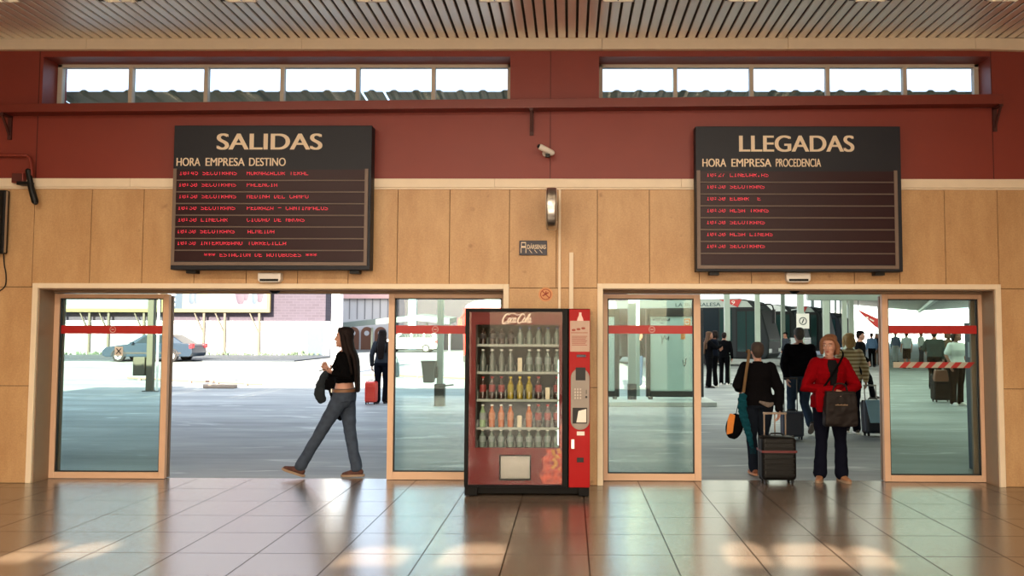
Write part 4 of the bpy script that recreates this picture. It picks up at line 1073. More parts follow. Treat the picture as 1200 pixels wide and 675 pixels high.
vehicle('van', 'small white van parked under the carport beyond the left doorway', 'van', 445, 512, 413, 4.4, prof, cab, 1.8, P_white, (.8, 3.55), .32, gl)
# red minibus behind the vending machine
Yr = 27
a, b = onY(543.5, 351, Yr), onY(622, 351, Yr)
t = thing('bus', 'red bus with a white roof, mostly hidden behind the vending machine', 'bus', ((a.x + b.x) / 2, Yr, -.012))
W = (b.x - a.x) / 2; H = a.z
def arcroof(W, z0, z1): return [(W * math.cos(q_), z0 + (z1 - z0) * math.sin(q_)) for q_ in [PI * k / 12 for k in range(13)]]
m = MB(); m.prism([(-W, .35), (W, .35), (W, H - .35), (-W, H - .35)], 0, 8); m.build('bus_body', mat('bright_bus_red', (222, 48, 36), .35), t, bevel=.08, bseg=3)
m = MB(); m.prism(arcroof(W * .97, H - .36, H + .05), .1, 7.9); m.build('bus_roof', P_white, t)
m = MB(); m.box(-W * .86, W * .86, -.03, .05, 1.35, H - .55); m.build('windscreen', M_cglass, t, bevel=.03)
m = MB(); m.box(-W * 1.0 - .22, -W - .02, -.25, -.1, 1.6, 2.2); m.bar((-W - .1, -.2, 2.2), (-W + .1, .0, 2.5), .05); m.build('side_mirror', mat('bright_bus_red', (222, 48, 36)), t)
for sx in (-1, 1):
    for y in (1.2, 6.4): 
        w = MB().cyl((sx * (W - .16), y, .42), .42, .26, 'x', 28); w.build('wheel', M_tyre, t)
    MB().box(sx * W * .8 - .15, sx * W * .8 + .15, -.03, .05, .6, .8).build('headlight', M_head, t, bevel=.02)
MB().box(-W, W, -.06, .1, .3, .6).build('bumper', M_dark, t, bevel=.03)

# ---- posts and bins in the yard
def post(px, pyb, lab, ztop, w, cap=None, base=None, group=None, cat='post', mt=None, bolt=True):
    p = onZ(px, pyb, -.012); t = thing('metal_post', lab, cat, (p.x, p.y, -.012), 0, group)
    z0 = base or 0
    MB().box(-w / 2, w / 2, -w / 2, w / 2, z0, ztop).build('shaft', mt or M_post, t, bevel=.006)
    if base: MB().box(-w / 2 - .012, w / 2 + .012, -w / 2 - .012, w / 2 + .012, 0, base).build('dark_base', M_postdark, t, bevel=.004)
    if cap: MB().box(-w / 2 - .02, w / 2 + .02, -w / 2 - .02, w / 2 + .02, ztop, ztop + .12).build('post_cap', M_postdark, t, bevel=.006)
    MB().box(-w * .9, w * .9, -w * .9, w * .9, 0, .02).build('base_plate', M_postdark, t)
    return t
M_post2 = mat('olive_grey_post', (62, 62, 50), .6)
pl = post(175.5, 458.5, 'olive grey post with a box on its left, seen through the left pane', 2.46, .16, cap=True, mt=M_post2)
q_ = onZ(175.5, 458.5)
m = MB(); m.box(-.42, -.10, -.12, .12, .42, .92); o = m.build('post_box', M_post2, pl, bevel=.02)
post(183.5, 459, 'thin white pole beside the olive grey post', 4.6, .05, mt=M_white)
p2 = post(515.3, 475.5, 'tall grey green post with a bin, seen through the pane beside the vending machine', 4.4, .13)
p2.name = 'metal_post'
MB().box(-.11, .11, -.10, .10, 0, .48).build('dark_base', M_postdark, p2, bevel=.01)
MB().bar((-.02, 0, .42), (.30, 0, .46), .03).build('bracket_arm', M_postdark, p2)
pb = onZ(515.3, 475.5)
t = thing('litter_bin', 'dark grey litter bin fixed to the tall grey green post', 'bin', (pb.x - .24, pb.y, .5))
s_ = FPX / (pb.y + 8.63)
m = MB(); m.loft([[V((x, y, z)) for x, y in ((-w, -d_), (w, -d_), (w, d_), (-w, d_))] for w, d_, z in ((.11, .09, 0), (.15, .13, .42), (.155, .135, .44))]); m.build('bin_body', mat('weathered_bin_grey', (86, 92, 88), .6, var=.2), t, bevel=.015)
m = MB(); m.box(-.16, .16, -.14, .14, .44, .475); m.build('bin_lid', M_postdark, t, bevel=.01)
m = MB(); m.box(.13, .19, -.02, .02, .1, .35); m.build('bin_bracket', M_postdark, t)
pw = post(394, 440, 'tall white pillar of the yard behind the young woman', 5.0, .34, mt=P_white)
MB().box(.12, .22, -.18, -.16, 0, 5.0).build('grey_edge', mat('pale_grey_trim', (186, 188, 192)), pw)
# low rails lying on the yard
for (pa, ya, pb_, yb, lb) in ((150, 444.5, 306, 452.5, 'low rusty rail on the yard left of the young woman'), (425, 440.5, 560, 445.5, 'low rusty rail on the yard right of the young woman')):
    a, b = onZ(pa, ya), onZ(pb_, yb)
    t = thing('low_rail', lb, 'rail', ((a.x + b.x) / 2, (a.y + b.y) / 2, 0))
    MB().tube([(a.x, a.y, .06), (b.x, b.y, .06)], .035, 8).build('rail_bar', mat('rusty_brown_rail', (136, 110, 96), .7), t, world=True)
    for k in range(5):
        c_ = a.lerp(b, (k + .5) / 5); MB().box(c_.x - .04, c_.x + .04, c_.y - .04, c_.y + .04, -.012, .07).build('rail_stud', MATS['rusty_brown_rail'], t, world=True)
a = onZ(258, 454.5)
o = MB().box(a.x - .45, a.x + .45, a.y - .12, a.y + .12, -.012, .10).build('wheel_stop', mat('grey_brown_concrete', (140, 128, 116), .8), bevel=.03); tag(o, 'low concrete wheel stop at the edge of the sunlit yard', 'wheel stop')

# ---- right: bus bays -------------------------------------------
# platform edge and information boards
yk = onZ(760, 476).y
xa, xb = onZ(690, 476).x, onZ(821, 476).x
MB().box(xa - .5, xb + .35, yk, yk + 1.6, -.012, .09).build('platform_kerb', mat('pale_concrete_kerb', (182, 188, 180), .8), kind='structure', bevel=.01)
Yi = yk + .75
def info(px0, px1, ix0, ix1, lab, scr):
    a, b = onY(px0, 465, Yi), onY(px1, 362, Yi); c, d = onY(ix0, 458, Yi), onY(ix1, 371, Yi)
    t = thing('information_board', lab, 'information board', ((a.x + b.x) / 2, Yi, .09))
    m = MB(); m.box(a.x, c.x, Yi - .08, Yi + .08, a.z, b.z); m.box(d.x, b.x, Yi - .08, Yi + .08, a.z, b.z); m.box(c.x, d.x, Yi - .08, Yi + .08, d.z, b.z); m.box(c.x, d.x, Yi - .08, Yi + .08, a.z, c.z)
    m.build('board_frame', mat('dark_grey_board_frame', (44, 48, 50), .45), t, world=True, bevel=.01)
    MB().box(c.x, d.x, Yi - .05, Yi + .05, c.z, d.z).build('poster_panel', mat('pale_green_panel', (196, 216, 204), .4), t, world=True)
    for x in (a.x + .1, b.x - .1): MB().box(x - .05, x + .05, Yi - .05, Yi + .05, .085, a.z + .01).build('leg', M_postdark, t, world=True)
    if scr:
        m = MB()
        def pen(pts): m.tube([onY(x, y, Yi - .056) for x, y in pts], .007, 6, smooth=2)
        pen([(765, 372), (766, 376), (768, 372), (770, 376), (771, 373)]); pen([(772, 376), (774, 372), (776, 376), (778, 373), (779, 376)]); pen([(780, 373), (782, 376), (785, 373), (784, 376)]); pen([(774, 378), (777, 379)])
        pen([(775, 394), (777, 398), (779, 393), (781, 398), (784, 394), (783, 399)]); pen([(800, 422), (802, 430), (804, 420), (803, 428)]); pen([(776, 399), (776, 403)])
        m.build('scribble', mat('dark_marker_ink', (60, 70, 66), .6), t, world=True)
        a = onY(805.5, 378, Yi - .055); m = MB(); m.box(a.x - .075, a.x + .07, Yi - .055, Yi - .05, a.z - .09, a.z + .09); a2 = onY(800.5, 394, Yi - .055); m.box(a2.x - .05, a2.x + .05, Yi - .055, Yi - .05, a2.z - .07, a2.z + .07)
        o = m.build('orange_sticker', mat('orange_sticker', (236, 150, 86), .5), t, world=True)
        a = onY(805, 378, Yi - .06); m = MB(); m.tube([(a.x - .04, Yi - .058, a.z + .03), (a.x, Yi - .058, a.z + .05), (a.x + .04, Yi - .058, a.z + .03)], .012, 6, smooth=3); m.tube([(a.x - .045, Yi - .058, a.z - .01), (a.x, Yi - .058, a.z - .04), (a.x + .045, Yi - .058, a.z - .01)], .012, 6, smooth=3)
        m.build('sticker_mark', M_white, o, world=True)
    return t
info(757, 823.5, 762, 813, 'large dark framed information board with scribbles and an orange sticker', True)
info(690, 725.5, 700, 720, 'dark framed information board at the left edge of the right fixed pane', False)
post(740.5, 473.5, 'pale green pillar with a dark base left of the large information board', 4.3, .17, base=.46, group=None)
post(747.5, 468, 'thin pale pillar just right of the dark based pillar', 4.3, .09)
post(852.5, 450, 'pale pillar rising beside the embracing couple', 4.5, .17)
p3 = post(939, 447, 'pale pillar carrying a small round sign, behind the man in the dark jacket', 4.6, .19)
a, b = onY(933.5, 385, p3.location.y - .12), onY(948, 367.5, p3.location.y - .12)
yy = p3.location.y
sg = MB().box(a.x, b.x, yy - .14, yy - .11, a.z, b.z).build('sign_plaque', M_white, p3, world=True)
m = MB(); c_ = (a + b) / 2
for k in range(24):
    q0, q1 = 2 * PI * k / 24, 2 * PI * (k + 1) / 24
    m.face([m.bm.verts.new((c_.x + r * math.cos(q), yy - .143, c_.z + r * math.sin(q))) for r, q in ((.13, q0), (.13, q1), (.10, q1), (.10, q0))])
m.bar((c_.x - .03, yy - .143, c_.z - .07), (c_.x + .03, yy - .143, c_.z + .07), .04, .003, up=(0, 1, 0))
m.build('plaque_mark', M_postdark, sg, world=True)
post(969, 440, 'pale pillar to the right of the pillar with the round sign', 4.6, .21)
post(990.5, 433, 'slim far pillar above the blonde woman', 4.6, .18)
post(998.5, 431, 'slim far pillar right of the blonde woman', 4.6, .2)
# hanging beam box at the upper right of the doorway
Yh = 9.5; a, b = onY(946, 352, Yh), onY(1040, 345, Yh)
t = thing('hanging_sign_box', 'long pale grey green sign box hanging above the bays', 'sign box', ((a.x + b.x) / 2, Yh, a.z))
MB().box(a.x, b.x, Yh - .08, Yh + .08, a.z, a.z + .24).build('box_body', M_post, t, world=True, bevel=.01)
for x in (a.x + .2, b.x - .2): MB().box(x - .015, x + .015, Yh - .015, Yh + .015, a.z + .22, 4.45).build('hanger_rod', M_postdark, t, world=True)
# platform canopy running away to the right
UV = V((math.sin(math.radians(21.5)), math.cos(math.radians(21.5)), 0)); VV = V((UV.y, -UV.x, 0))
p_far = onY(1095, 350, 63.0)
B0 = p_far - UV * ((63.0 - 1.3) / UV.y); zb = p_far.z
t = thing('platform_canopy', 'long corrugated canopy over the bus platform seen through the rightmost pane', 'canopy', (B0.x, B0.y, 0))
Lc = 110
def cpt(u, v, z): p = B0 + UV * u + VV * v; return V((p.x, p.y, z))
m = MB()
def sheet(u0, u1, v0, z0, v1, z1, mi, rib=.9):
    m.m = mi; n = int((u1 - u0) / rib)
    for k in range(n):
        ua = u0 + k * rib
        for (s0, h0, s1, h1) in ((0, 0, .38, 0), (.38, 0, .46, .07), (.46, .07, .54, .07), (.54, .07, .62, 0), (.62, 0, 1, 0)):
            P4 = (cpt(ua + s0 * rib, v0, z0 + h0), cpt(ua + s1 * rib, v0, z0 + h1), cpt(ua + s1 * rib, v1, z1 + h1), cpt(ua + s0 * rib, v1, z1 + h0))
            m.face([m.bm.verts.new(p) for p in P4])
            m.face([m.bm.verts.new(p + V((0, 0, .03))) for p in P4])
sheet(24, Lc, 0, zb, -9, zb + 1.0, 0)
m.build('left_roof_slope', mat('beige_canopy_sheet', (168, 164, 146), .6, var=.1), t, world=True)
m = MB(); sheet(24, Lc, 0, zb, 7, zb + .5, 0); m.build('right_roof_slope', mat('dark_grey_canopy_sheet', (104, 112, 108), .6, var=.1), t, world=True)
m = MB(); m.bar(cpt(24, 0, zb - .12), cpt(Lc, 0, zb - .12), .34, .30); m.build('gutter_beam', M_post, t, world=True)
m = MB(); m.bar(cpt(24, 7, zb + .42), cpt(Lc, 7, zb + .42), .2, .24); m.bar(cpt(24, -9, zb + .9), cpt(Lc, -9, zb + .9), .2, .24)
m.build('edge_beam', M_post, t, world=True)
m = MB()
for k in range(2, 12):
    for v, z in ((7, zb + .3), (-9, zb + .8)): MB().bar(cpt(6 + 9 * k, v, -.012), cpt(6 + 9 * k, v, z), .2).build('canopy_column', M_post, t, world=True)
# flat bay roof, unseen, added to shade the ground and buses
zb_r = 4.75
t2 = thing('added_bay_roof', 'flat roof added out of view over the bus bays to shade the ground', 'roof', (12, 20, zb_r))
def translucent(name, c, k):
    m = bpy.data.materials.new(name); m.use_nodes = True; nt = m.node_tree; N = nt.nodes; L = nt.links
    b = N['Principled BSDF']; b.inputs['Base Color'].default_value = (*lin(c), 1); b.inputs['Roughness'].default_value = .6
    tr = N.new('ShaderNodeBsdfTranslucent'); no = N.new('ShaderNodeTexNoise'); no.inputs['Scale'].default_value = .4
    cr = N.new('ShaderNodeValToRGB'); cr.color_ramp.elements[0].color = (*[v * .9 for v in lin(c)], 1); cr.color_ramp.elements[1].color = (*lin(c), 1)
    L.new(no.outputs['Fac'], cr.inputs[0]); L.new(cr.outputs[0], tr.inputs[0]); L.new(cr.outputs[0], b.inputs['Base Color'])
    mx = N.new('ShaderNodeMixShader'); mx.inputs[0].default_value = k; L.new(b.outputs[0], mx.inputs[1]); L.new(tr.outputs[0], mx.inputs[2]); L.new(mx.outputs[0], N['Material Output'].inputs[0])
    return m
m = MB(); v = [m.bm.verts.new(p) for p in ((2.2, 3.2, zb_r), (34, 3.2, zb_r), (34, 50, zb_r), (2.2, 50, zb_r))]; m.face(v)
m.build('roof_deck', translucent('translucent_roof_sheet', (200, 210, 202), .5), t2, world=True)
for k in range(8): MB().box(2.2, 34, 6.0 + 6 * k, 6.2 + 6 * k, zb_r - .22, zb_r).build('roof_beam', M_post, t2, world=True)
# railing fence on the far right of the platform
t = thing('bar_fence', 'tall pale bar fence along the right side of the bus platform', 'fence', tuple(cpt(0, 9, 0)))
m = MB()
for z in (.2, 2.0, 3.9): m.bar(cpt(4, 9, z), cpt(Lc, 9, z), .06, .08)
m.build('fence_rail', P_white, t, world=True)
m = MB()
for k in range(300): m.bar(cpt(4 + k * .35, 9, 0), cpt(4 + k * .35, 9, 4.1), .05)
m.build('fence_bars', mat('pale_grey_bar', (120, 128, 134), .5), t, world=True)
m = MB(); m.bar(cpt(4, 9.3, .55), cpt(Lc, 9.3, .55), .06, 1.1); m.build('fence_base_panel', mat('grey_base_panel', (90, 92, 90), .7), t, world=True)
# slim steel cabinet just outside the last pane
Yk = 1.0
a, b = onY(1141, 378, Yk), onY(1149, 553, Yk)
t = thing('steel_cabinet', 'slim blue grey steel cabinet standing just outside the rightmost pane', 'cabinet', ((a.x + b.x) / 2, Yk, -.012))
m = MB(); v = [V((a.x, 0, a.z))]
m.prism([(a.x + .02, -.012), (b.x + .15, -.012), (b.x + .15, a.z), (a.x, a.z)], Yk, Yk + .24); m.build('cabinet_body', mat('blue_grey_steel', (62, 76, 90), .45), t, world=True, bevel=.006)
c0, c1 = onY(1133.5, 419, Yk), onY(1138.5, 401, Yk); MB().box(a.x - .004, a.x + .02, Yk + .05, Yk + .15, c0.z, c1.z).build('notice', mat('pale_notice', (190, 200, 204), .6), t, world=True)
# buses
def bus(label, pxf, pyb, D, alpha, L, H, body_m, up_m, low=None, text_s=None, extra=0):
    """front end towards +X'; alpha turns the nose towards the camera"""
    p = onZ(pxf, pyb, -.012); 
    t = thing('bus', label, 'bus', (p.x, p.y, -.012), -alpha)
    W = 2.5
    # body profile in x-z, nose at x=0, right side at y=0 (near), left at y=W
    prof = [(-L, .35), (-.15, .35), (0, .6), (.02, 1.3), (-.35, H - .55), (-.8, H - .12), (-1.4, H), (-L + .2, H), (-L, H - .2)]
    m = MB(); m.prism(prof, 0, W); m.build('bus_body', body_m, t, bevel=.09, bseg=3)
    m = MB(); m.prism([(-L + .3, H - .42), (-.75, H - .42), (-1.0, H - .14), (-1.5, H - .03), (-L + .3, H - .03)], -.02, W + .02); rp = m.build('roof_fascia', up_m, t)
    m = MB(); m.prism([(-L + .4, 1.35), (-2.4, 1.35), (-2.4, H - .46), (-L + .4, H - .46)], -.018, W + .018); wb = m.build('window_band', M_cglass, t)
    m = MB()
    for k in range(1, 6):
        x = -L + .4 + (L - 2.8) * k / 6; m.box(x - .05, x + .05, -.03, 0, 1.35, H - .46)
    m.build('window_pillar', M_black, wb)
    # doors with glass
    m = MB(); m.box(-1.55, -.55, -.03, .02, .45, H - .5); dr = m.build('front_door', M_black, t)
    m = MB(); m.box(-1.48, -1.08, -.036, -.028, .7, H - .62); m.box(-1.02, -.62, -.036, -.028, .7, H - .62); m.build('door_glass', mat('teal_tinted_glass', (34, 56, 54), .08, spec=.5), dr)
    m = MB(); m.box(-2.35, -1.75, -.025, 0, 1.2, H - .5); m.build('driver_window', mat('teal_tinted_glass', (84, 128, 126)), t)
    # windscreen
    m = MB(); v = [m.bm.verts.new(q) for q in ((.035, .12, 1.2), (.035, W - .12, 1.2), (-.37, W - .15, H - .5), (-.37, .15, H - .5), (-.05, .12, 1.2), (-.05, W - .12, 1.2), (-.45, W - .15, H - .5), (-.45, .15, H - .5))]
    for f in ((0, 1, 2, 3), (4, 7, 6, 5), (0, 4, 5, 1), (3, 2, 6, 7), (0, 3, 7, 4), (1, 5, 6, 2)): m.face([v[i] for i in f])
    m.build('windscreen', mat('teal_windscreen', (50, 84, 84), .1, spec=.6), t)
    for x in (-2.9, -L + 3.0):
        for y in (.14, W - .14):
            MB().cyl((x, y, .48), .48, .28, 'y', 28).build('wheel', M_tyre, t)
            
    m = MB(); m.tube([(-.5, -.02, H - .35), (.15, -.15, H - .3), (.32, -.25, H - .6)], .035, 8, smooth=2); m.box(.26, .38, -.34, -.14, H - 1.2, H - .55); m.build('side_mirror', P_white if low else M_black, t, bevel=.03)
    for y in (.3, W - .3): MB().box(-.1, .05, y - .2, y + .2, .65, .85).build('headlight', M_head, t, bevel=.02)
    if low: MB().prism([(-L + .05, .4), (-.1, .4), (.03, .65), (.03, 1.3), (-L + .05, 1.3)], -.03, W + .03).build('lower_panel', low, t)
    if text_s:
        text('fascia_lettering', text_s, -4.6, -2.3, H - .36, H - .18, mat('dark_teal_lettering', (40, 70, 72), .6), rp, -.025, bold=.01)
        MB().prism([(-2.35, H - .05), (-1.25, H - .05), (-1.45, H - .42)], -.05, -.024).build('red_triangle', mat('red_triangle_sign', (184, 48, 44), .5), rp)
        text('bay_number', text_s[0] if False else '9' if D < 45 else '8', -1.75, -1.58, H - .28, H - .1, M_white, rp, -.055)
    return t
P_busdark = mat('black_green_bus_paint', (22, 28, 30), .5, spec=.3); P_pale = mat('pale_grey_fascia', (168, 178, 172), .5)
bus('black bus with a pale roof band and a red triangle, nearest in the bays', 901, 430, 40, math.radians(27), 12, 3.25, P_busdark, P_pale, text_s='LA BURGALESA')
bus('white bus with dark windows parked behind the black bus', 938, 421, 52, math.radians(30), 12, 3.35, P_busdark, P_white, low=P_white)
bus('dark bus with a pale band and a red triangle behind the round sign pillar', 968, 417, 60, math.radians(34), 12, 3.5, P_busdark, P_pale, text_s='LA BURGALESA')
bus('farthest dark bus with a teal windscreen above the blonde woman', 988, 412, 75, math.radians(38), 12, 3.4, P_busdark, P_busdark)
# red sloping bay sign
Ys = 20; pts = [(1005, 363), (1031, 363), (1031, 383), (1026, 379)]
t = thing('bay_sign', 'long red triangular bay sign hanging right of the far pillars', 'sign', (onY(1015, 370, Ys).x, Ys, 0))
m = MB(); m.prism([(onY(px, py, Ys).x, onY(px, py, Ys).z) for px, py in ((1004, 362), (1031, 374.5), (1031, 385.5), (1025, 382))], Ys, Ys + .05); m.build('sign_board', mat('red_triangle_sign', (184, 48, 44), .5), t, world=True)
a = onY(1016, 372.6, Ys); m = MB(); m.ell((a.x, Ys - .01, a.z), (.05, .01, .05), 12); m.bar(onY(1019, 373.6, Ys - .01), onY(1024, 376.4, Ys - .01), .04, .01, up=(0, 1, 0)); m.build('sign_print', M_white, t, world=True)
for px, py in ((1006, 362.6), (1029, 375)): p = onY(px, py, Ys); MB().box(p.x - .01, p.x + .01, Ys, Ys + .02, p.z, 4.6).build('hanger_rod', M_postdark, t, world=True)
# pale distant hall closing the view down the platform
t = thing('distant_hall', 'pale distant hall closing the view at the end of the bays', 'building', (40, 125, 0))
m = MB(); m.box(8, 110, 125, 140, -.05, 5.5); m.build('hall_wall', mat('pale_hall_wall', (206, 210, 210), .8), t, world=True)
m = MB()
for k in range(24): m.box(10 + 4 * k, 12.6 + 4 * k, 124.9, 125, 1.2, 4)
m.build('hall_window', mat('pale_hall_glazing', (150, 170, 180), .3), t, world=True)
# ================================================================== PEOPLE
def hand(m, w, d, n, side, curl=.5, s=1.0, spread=.0):
    """w wrist, d direction of the hand, n palm normal, side +1/-1 where the thumb leaves"""
    w, d, n = V(w), V(d).normalized(), V(n); n = (n - d * n.dot(d)).normalized(); l = d.cross(n).normalized() * side
    R = Matrix((l, d, n)).transposed()
    m.ell(w + d * .045 * s, (.040 * s, .052 * s, .016 * s), 12, rot=R)
    m.tube([w - d * .02 * s, w + d * .02 * s], [(.026 * s, .021 * s), (.030 * s, .018 * s)], 10, ref=l)
    for i, ln in enumerate((.070, .080, .074, .058)):
        b = w + d * (.082 - .004 * abs(i - 1)) * s + l * (.028 - .0187 * i) * s
        p = [b - d * .015 * s, b]; dd = (d + l * (1.5 - i) * spread * .15).normalized()
        for k in range(3):
            ang = curl * (k + 1) * .75; dr = dd * math.cos(ang) + n * math.sin(ang)
            p.append(p[-1] + dr * ln * (.42, .32, .26)[k] * s)
        m.tube(p, [.0092 * s, .0094 * s, .0088 * s, .0082 * s, .0074 * s], 8)
    b = w + d * .022 * s + l * .026 * s
    t1 = (d * .65 + l * .75 + n * .25).normalized(); t2 = (d * .85 + l * .35 + n * .45).normalized()
    m.tube([b, b + t1 * .035 * s, b + t1 * .035 * s + t2 * .045 * s], [.013 * s, .0115 * s, .009 * s], 8)

SKIN = mat('light_skin', (190, 144, 126), .55, var=.05, spec=.3); SKIN2 = mat('tanned_skin', (156, 108, 88), .55, var=.05, spec=.3)
HAIRC = {}
def el_ring(cx, cy, z, rx, ry, n=20, e=2.3):
    out = []
    for k in range(n):
        a = 2 * PI * k / n; c, s = math.cos(a), math.sin(a)
        out.append(V((cx + rx * math.copysign(abs(c) ** (2 / e), c), cy + ry * math.copysign(abs(s) ** (2 / e), s), z)))
    return out
def person(name, label, loc, rz, H, P, group=None):
    """local frame: faces -Y, left hand at +X; coordinates for a 1.70 m body, then scaled"""
    t = thing('person', label, 'person', loc, rz, group)
    s = H / 1.70; S = Matrix.Scale(s, 4)
    v = P.get('v', .006); fem = P.get('female', False); g = P.get('girth', 1.0); lean = P.get('lean', 0); sway = P.get('sway', 0)
    det = P.get('detail', True)
    J = dict(hipL=(.09, 0, .90), hipR=(-.09, 0, .90), kneeL=(.095, -.01, .49), kneeR=(-.095, -.01, .49), ankL=(.10, .02, .085), ankR=(-.10, .02, .085),
             elL=(.235, .02, 1.12), elR=(-.235, .02, 1.12), wrL=(.245, -.05, .87), wrR=(-.245, -.05, .87),
             hdL=(.02, -.15, -1), hdR=(-.02, -.15, -1), pnL=(-1, 0, 0), pnR=(1, 0, 0), ftL=(.1, -1, 0), ftR=(-.1, -1, 0))
    J.update(P.get('J', {})); J = {k: V(q_) for k, q_ in J.items()}
    sw = P.get('shoulder', .165 if fem else .19)
    def off(z): k = max(0, (z - .95) / .45); return lean * k
    def ofx(z): k = max(0, (z - .95) / .45); return sway * k
    shL = V((sw * .92 + ofx(1.39), off(1.39), 1.375)); shR = V((-sw * .92 + ofx(1.39), off(1.39), 1.375))
    if fem: tor = [(.872, .08, .07), (.90, .158, .112), (.97, .160, .115), (1.06, .132, .098), (1.12, .125, .094), (1.20, .138, .105), (1.27, .148, .118), (1.34, .150, .100), (1.40, .125, .078), (1.44, .07, .06)]
    else: tor = [(.872, .08, .07), (.90, .155, .112), (.98, .155, .115), (1.08, .148, .110), (1.20, .162, .115), (1.30, .175, .120), (1.37, .165, .105), (1.42, .125, .080), (1.455, .07, .065)]
    tor = [(z, rx * g, ry * g) for z, rx, ry in tor]
    def torso(m, e, z0=None, z1=None, flare=0):
        rr = []
        T = tor if z0 is None else [q_ for q_ in tor if z0 < q_[0] < z1]
        def at(z):
            for (za, a, b), (zb_, c, d_) in zip(tor, tor[1:]):
                if za <= z <= zb_: k = (z - za) / (zb_ - za); return a + (c - a) * k, b + (d_ - b) * k
            return tor[0][1:] if z < tor[0][0] else tor[-1][1:]
        zz = [q_[0] for q_ in T]
        if z0 is not None: zz = [z0] + zz + [z1]
        for z in zz:
            a, b = at(z) if z > .90 else (tor[1][1], tor[1][2]) if z0 is not None else at(z)
            fl = flare * max(0, (1.1 - z) / .3)
            rr.append(el_ring(ofx(z), off(z) + (-.012 if fem and 1.18 < z < 1.32 else 0), z, a + e + fl, b + e + fl))
        m.loft(rr)
    hm = Matrix.Translation(V((ofx(1.5), off(1.5) - .012, 1.585)) + V(P.get('head_off', (0, 0, 0)))) @ Matrix.Rotation(P.get('yaw', 0), 4, 'Z') @ Matrix.Rotation(P.get('nod', 0), 4, 'X')
    # ---- body, one continuous surface
    m = MB(); torso(m, -.004)
    m.tube([V((ofx(1.41), off(1.41) + .012, 1.40)), V((ofx(1.5), off(1.5) + .004, 1.55))], [(.060 * (.88 if fem else 1)), (.053 * (.85 if fem else 1))], 14)
    hr = [(-.112, .026, -.070, -.022), (-.100, .042, -.086, .010), (-.078, .053, -.091, .040), (-.045, .062, -.090, .066), (-.01, .069, -.087, .084), (.025, .073, -.088, .092), (.055, .073, -.084, .092), (.082, .064, -.070, .080), (.102, .046, -.048, .058), (.114, .022, -.02, .03)]
    m.loft([[hm @ p for p in el_ring(0, (a + b) / 2, z, rx, (b - a) / 2, 20, 2.1)] for z, rx, a, b in hr])
    for sx in (-1, 1): m.ell((sx * .073, .004, -.012), (.009, .020, .032), 10, M=hm)
    nose = [hm @ V(q_) for q_ in ((0, -.084, .022), (0, -.100, -.008), (0, -.109, -.028))]
    m.tube(nose, [.008, .011, .013], 8); m.ell((0, -.098, -.034), (.019, .014, .010), 8, M=hm)
    m.ell((0, -.085, -.062), (.025, .013, .012), 8, M=hm); m.ell((0, -.080, -.098), (.022, .014, .014), 8, M=hm)
    for sx in (-1, 1): m.ell((sx * .030, -.078, .030), (.022, .010, .007), 8, M=hm); m.ell((sx * .040, -.070, -.025), (.020, .015, .018), 8, M=hm)
    for sd, sh, el, wr, hd, pn, sg in (('L', shL, J['elL'], J['wrL'], J['hdL'], J['pnL'], 1), ('R', shR, J['elR'], J['wrR'], J['hdR'], J['pnR'], -1)):
        m.tube([sh, sh.lerp(el, .5), el, el.lerp(wr, .4), wr], [.048 * g, .043 * g, .038, .034, .026], 12)
        hand(m, wr, hd, pn, P.get('thumb' + sd, sg), P.get('curl' + sd, P.get('curl', .45)), 1.0, .3)
    for sd in 'LR':
        h, k, a = J['hip' + sd], J['knee' + sd], J['ank' + sd]
        m.tube([h, h.lerp(k, .4), k, k.lerp(a, .35), a], [.085 * g, .073 * g, .054, .052, .036], 14)
        f = J['ft' + sd].normalized(); m.tube([a + V((0, 0, -.02)) - f * .03, a + f * .06 + V((0, 0, -.04)), a + f * .13 + V((0, 0, -.05))], [(.032, .035), (.034, .028), (.030, .018)], 10)
    if not det: m_ = fuse(m, v, 1)
    else: m_ = fuse(m, v, 2)
    m_.bm.transform(S); m_.build('body', P.get('skin', SKIN), t, smooth=True)
    # ---- face details
    if det:
        for sx in (-1, 1):
            m = MB(0); m.ell((sx * .030, -.0855, .010), (.0135, .008, .0065), 10, M=S @ hm)
            m.m = 1; m.ell((sx * .030, -.0915, .010), (.0055, .0035, .0055), 8, M=S @ hm); m.build('eye', [mat('eye_white', (222, 210, 200), .3), mat('dark_iris', (40, 26, 20), .3)], t, smooth=True)
            m = MB(); m.tube([S @ hm @ V(q_) for q_ in ((sx * .014, -.0925, .030), (sx * .032, -.091, .036), (sx * .050, -.078, .030))], .0022, 6, smooth=2); m.build('eyebrow', P.get('brow', mat('brown_brow', (70, 46, 34), .8)), t, smooth=True)
        m = MB(); m.ell((0, -.0955, -.058), (.022, .007, .0045), 10, M=S @ hm); m.ell((0, -.0945, -.066), (.018, .007, .0050), 10, M=S @ hm); m.build('lips', mat('rose_lips', (168, 88, 80), .45), t, smooth=True)
    # ---- hair
    hs = P.get('hair', 'short'); m = MB()
    if hs != 'none':
        m.ell((0, .012, .062), (.080, .092, .062), 16, M=hm); m.ell((0, .050, .012), (.078, .058, .088), 16, M=hm)
        m.ell((0, .052, -.035), (.058, .040, .060), 14, M=hm)
        for sx in (-1, 1): m.ell((sx * .066, .022, .032), (.017, .050, .046), 12, M=hm)
        if hs == 'bob':
            m.ell((0, .022, .076), (.086, .096, .062), 16, M=hm); m.ell((0, .060, -.02), (.092, .062, .115), 16, M=hm)
            for sx in (-1, 1): m.tube([hm @ V(q_) for q_ in ((sx * .040, -.046, .098), (sx * .080, -.030, .050), (sx * .092, -.006, -.02), (sx * .090, -.012, -.092))], [(.020, .022), (.022, .030), (.024, .045), (.018, .034)], 12, smooth=2)
            m.ell((.022, -.058, .094), (.040, .024, .018), 12, M=hm)
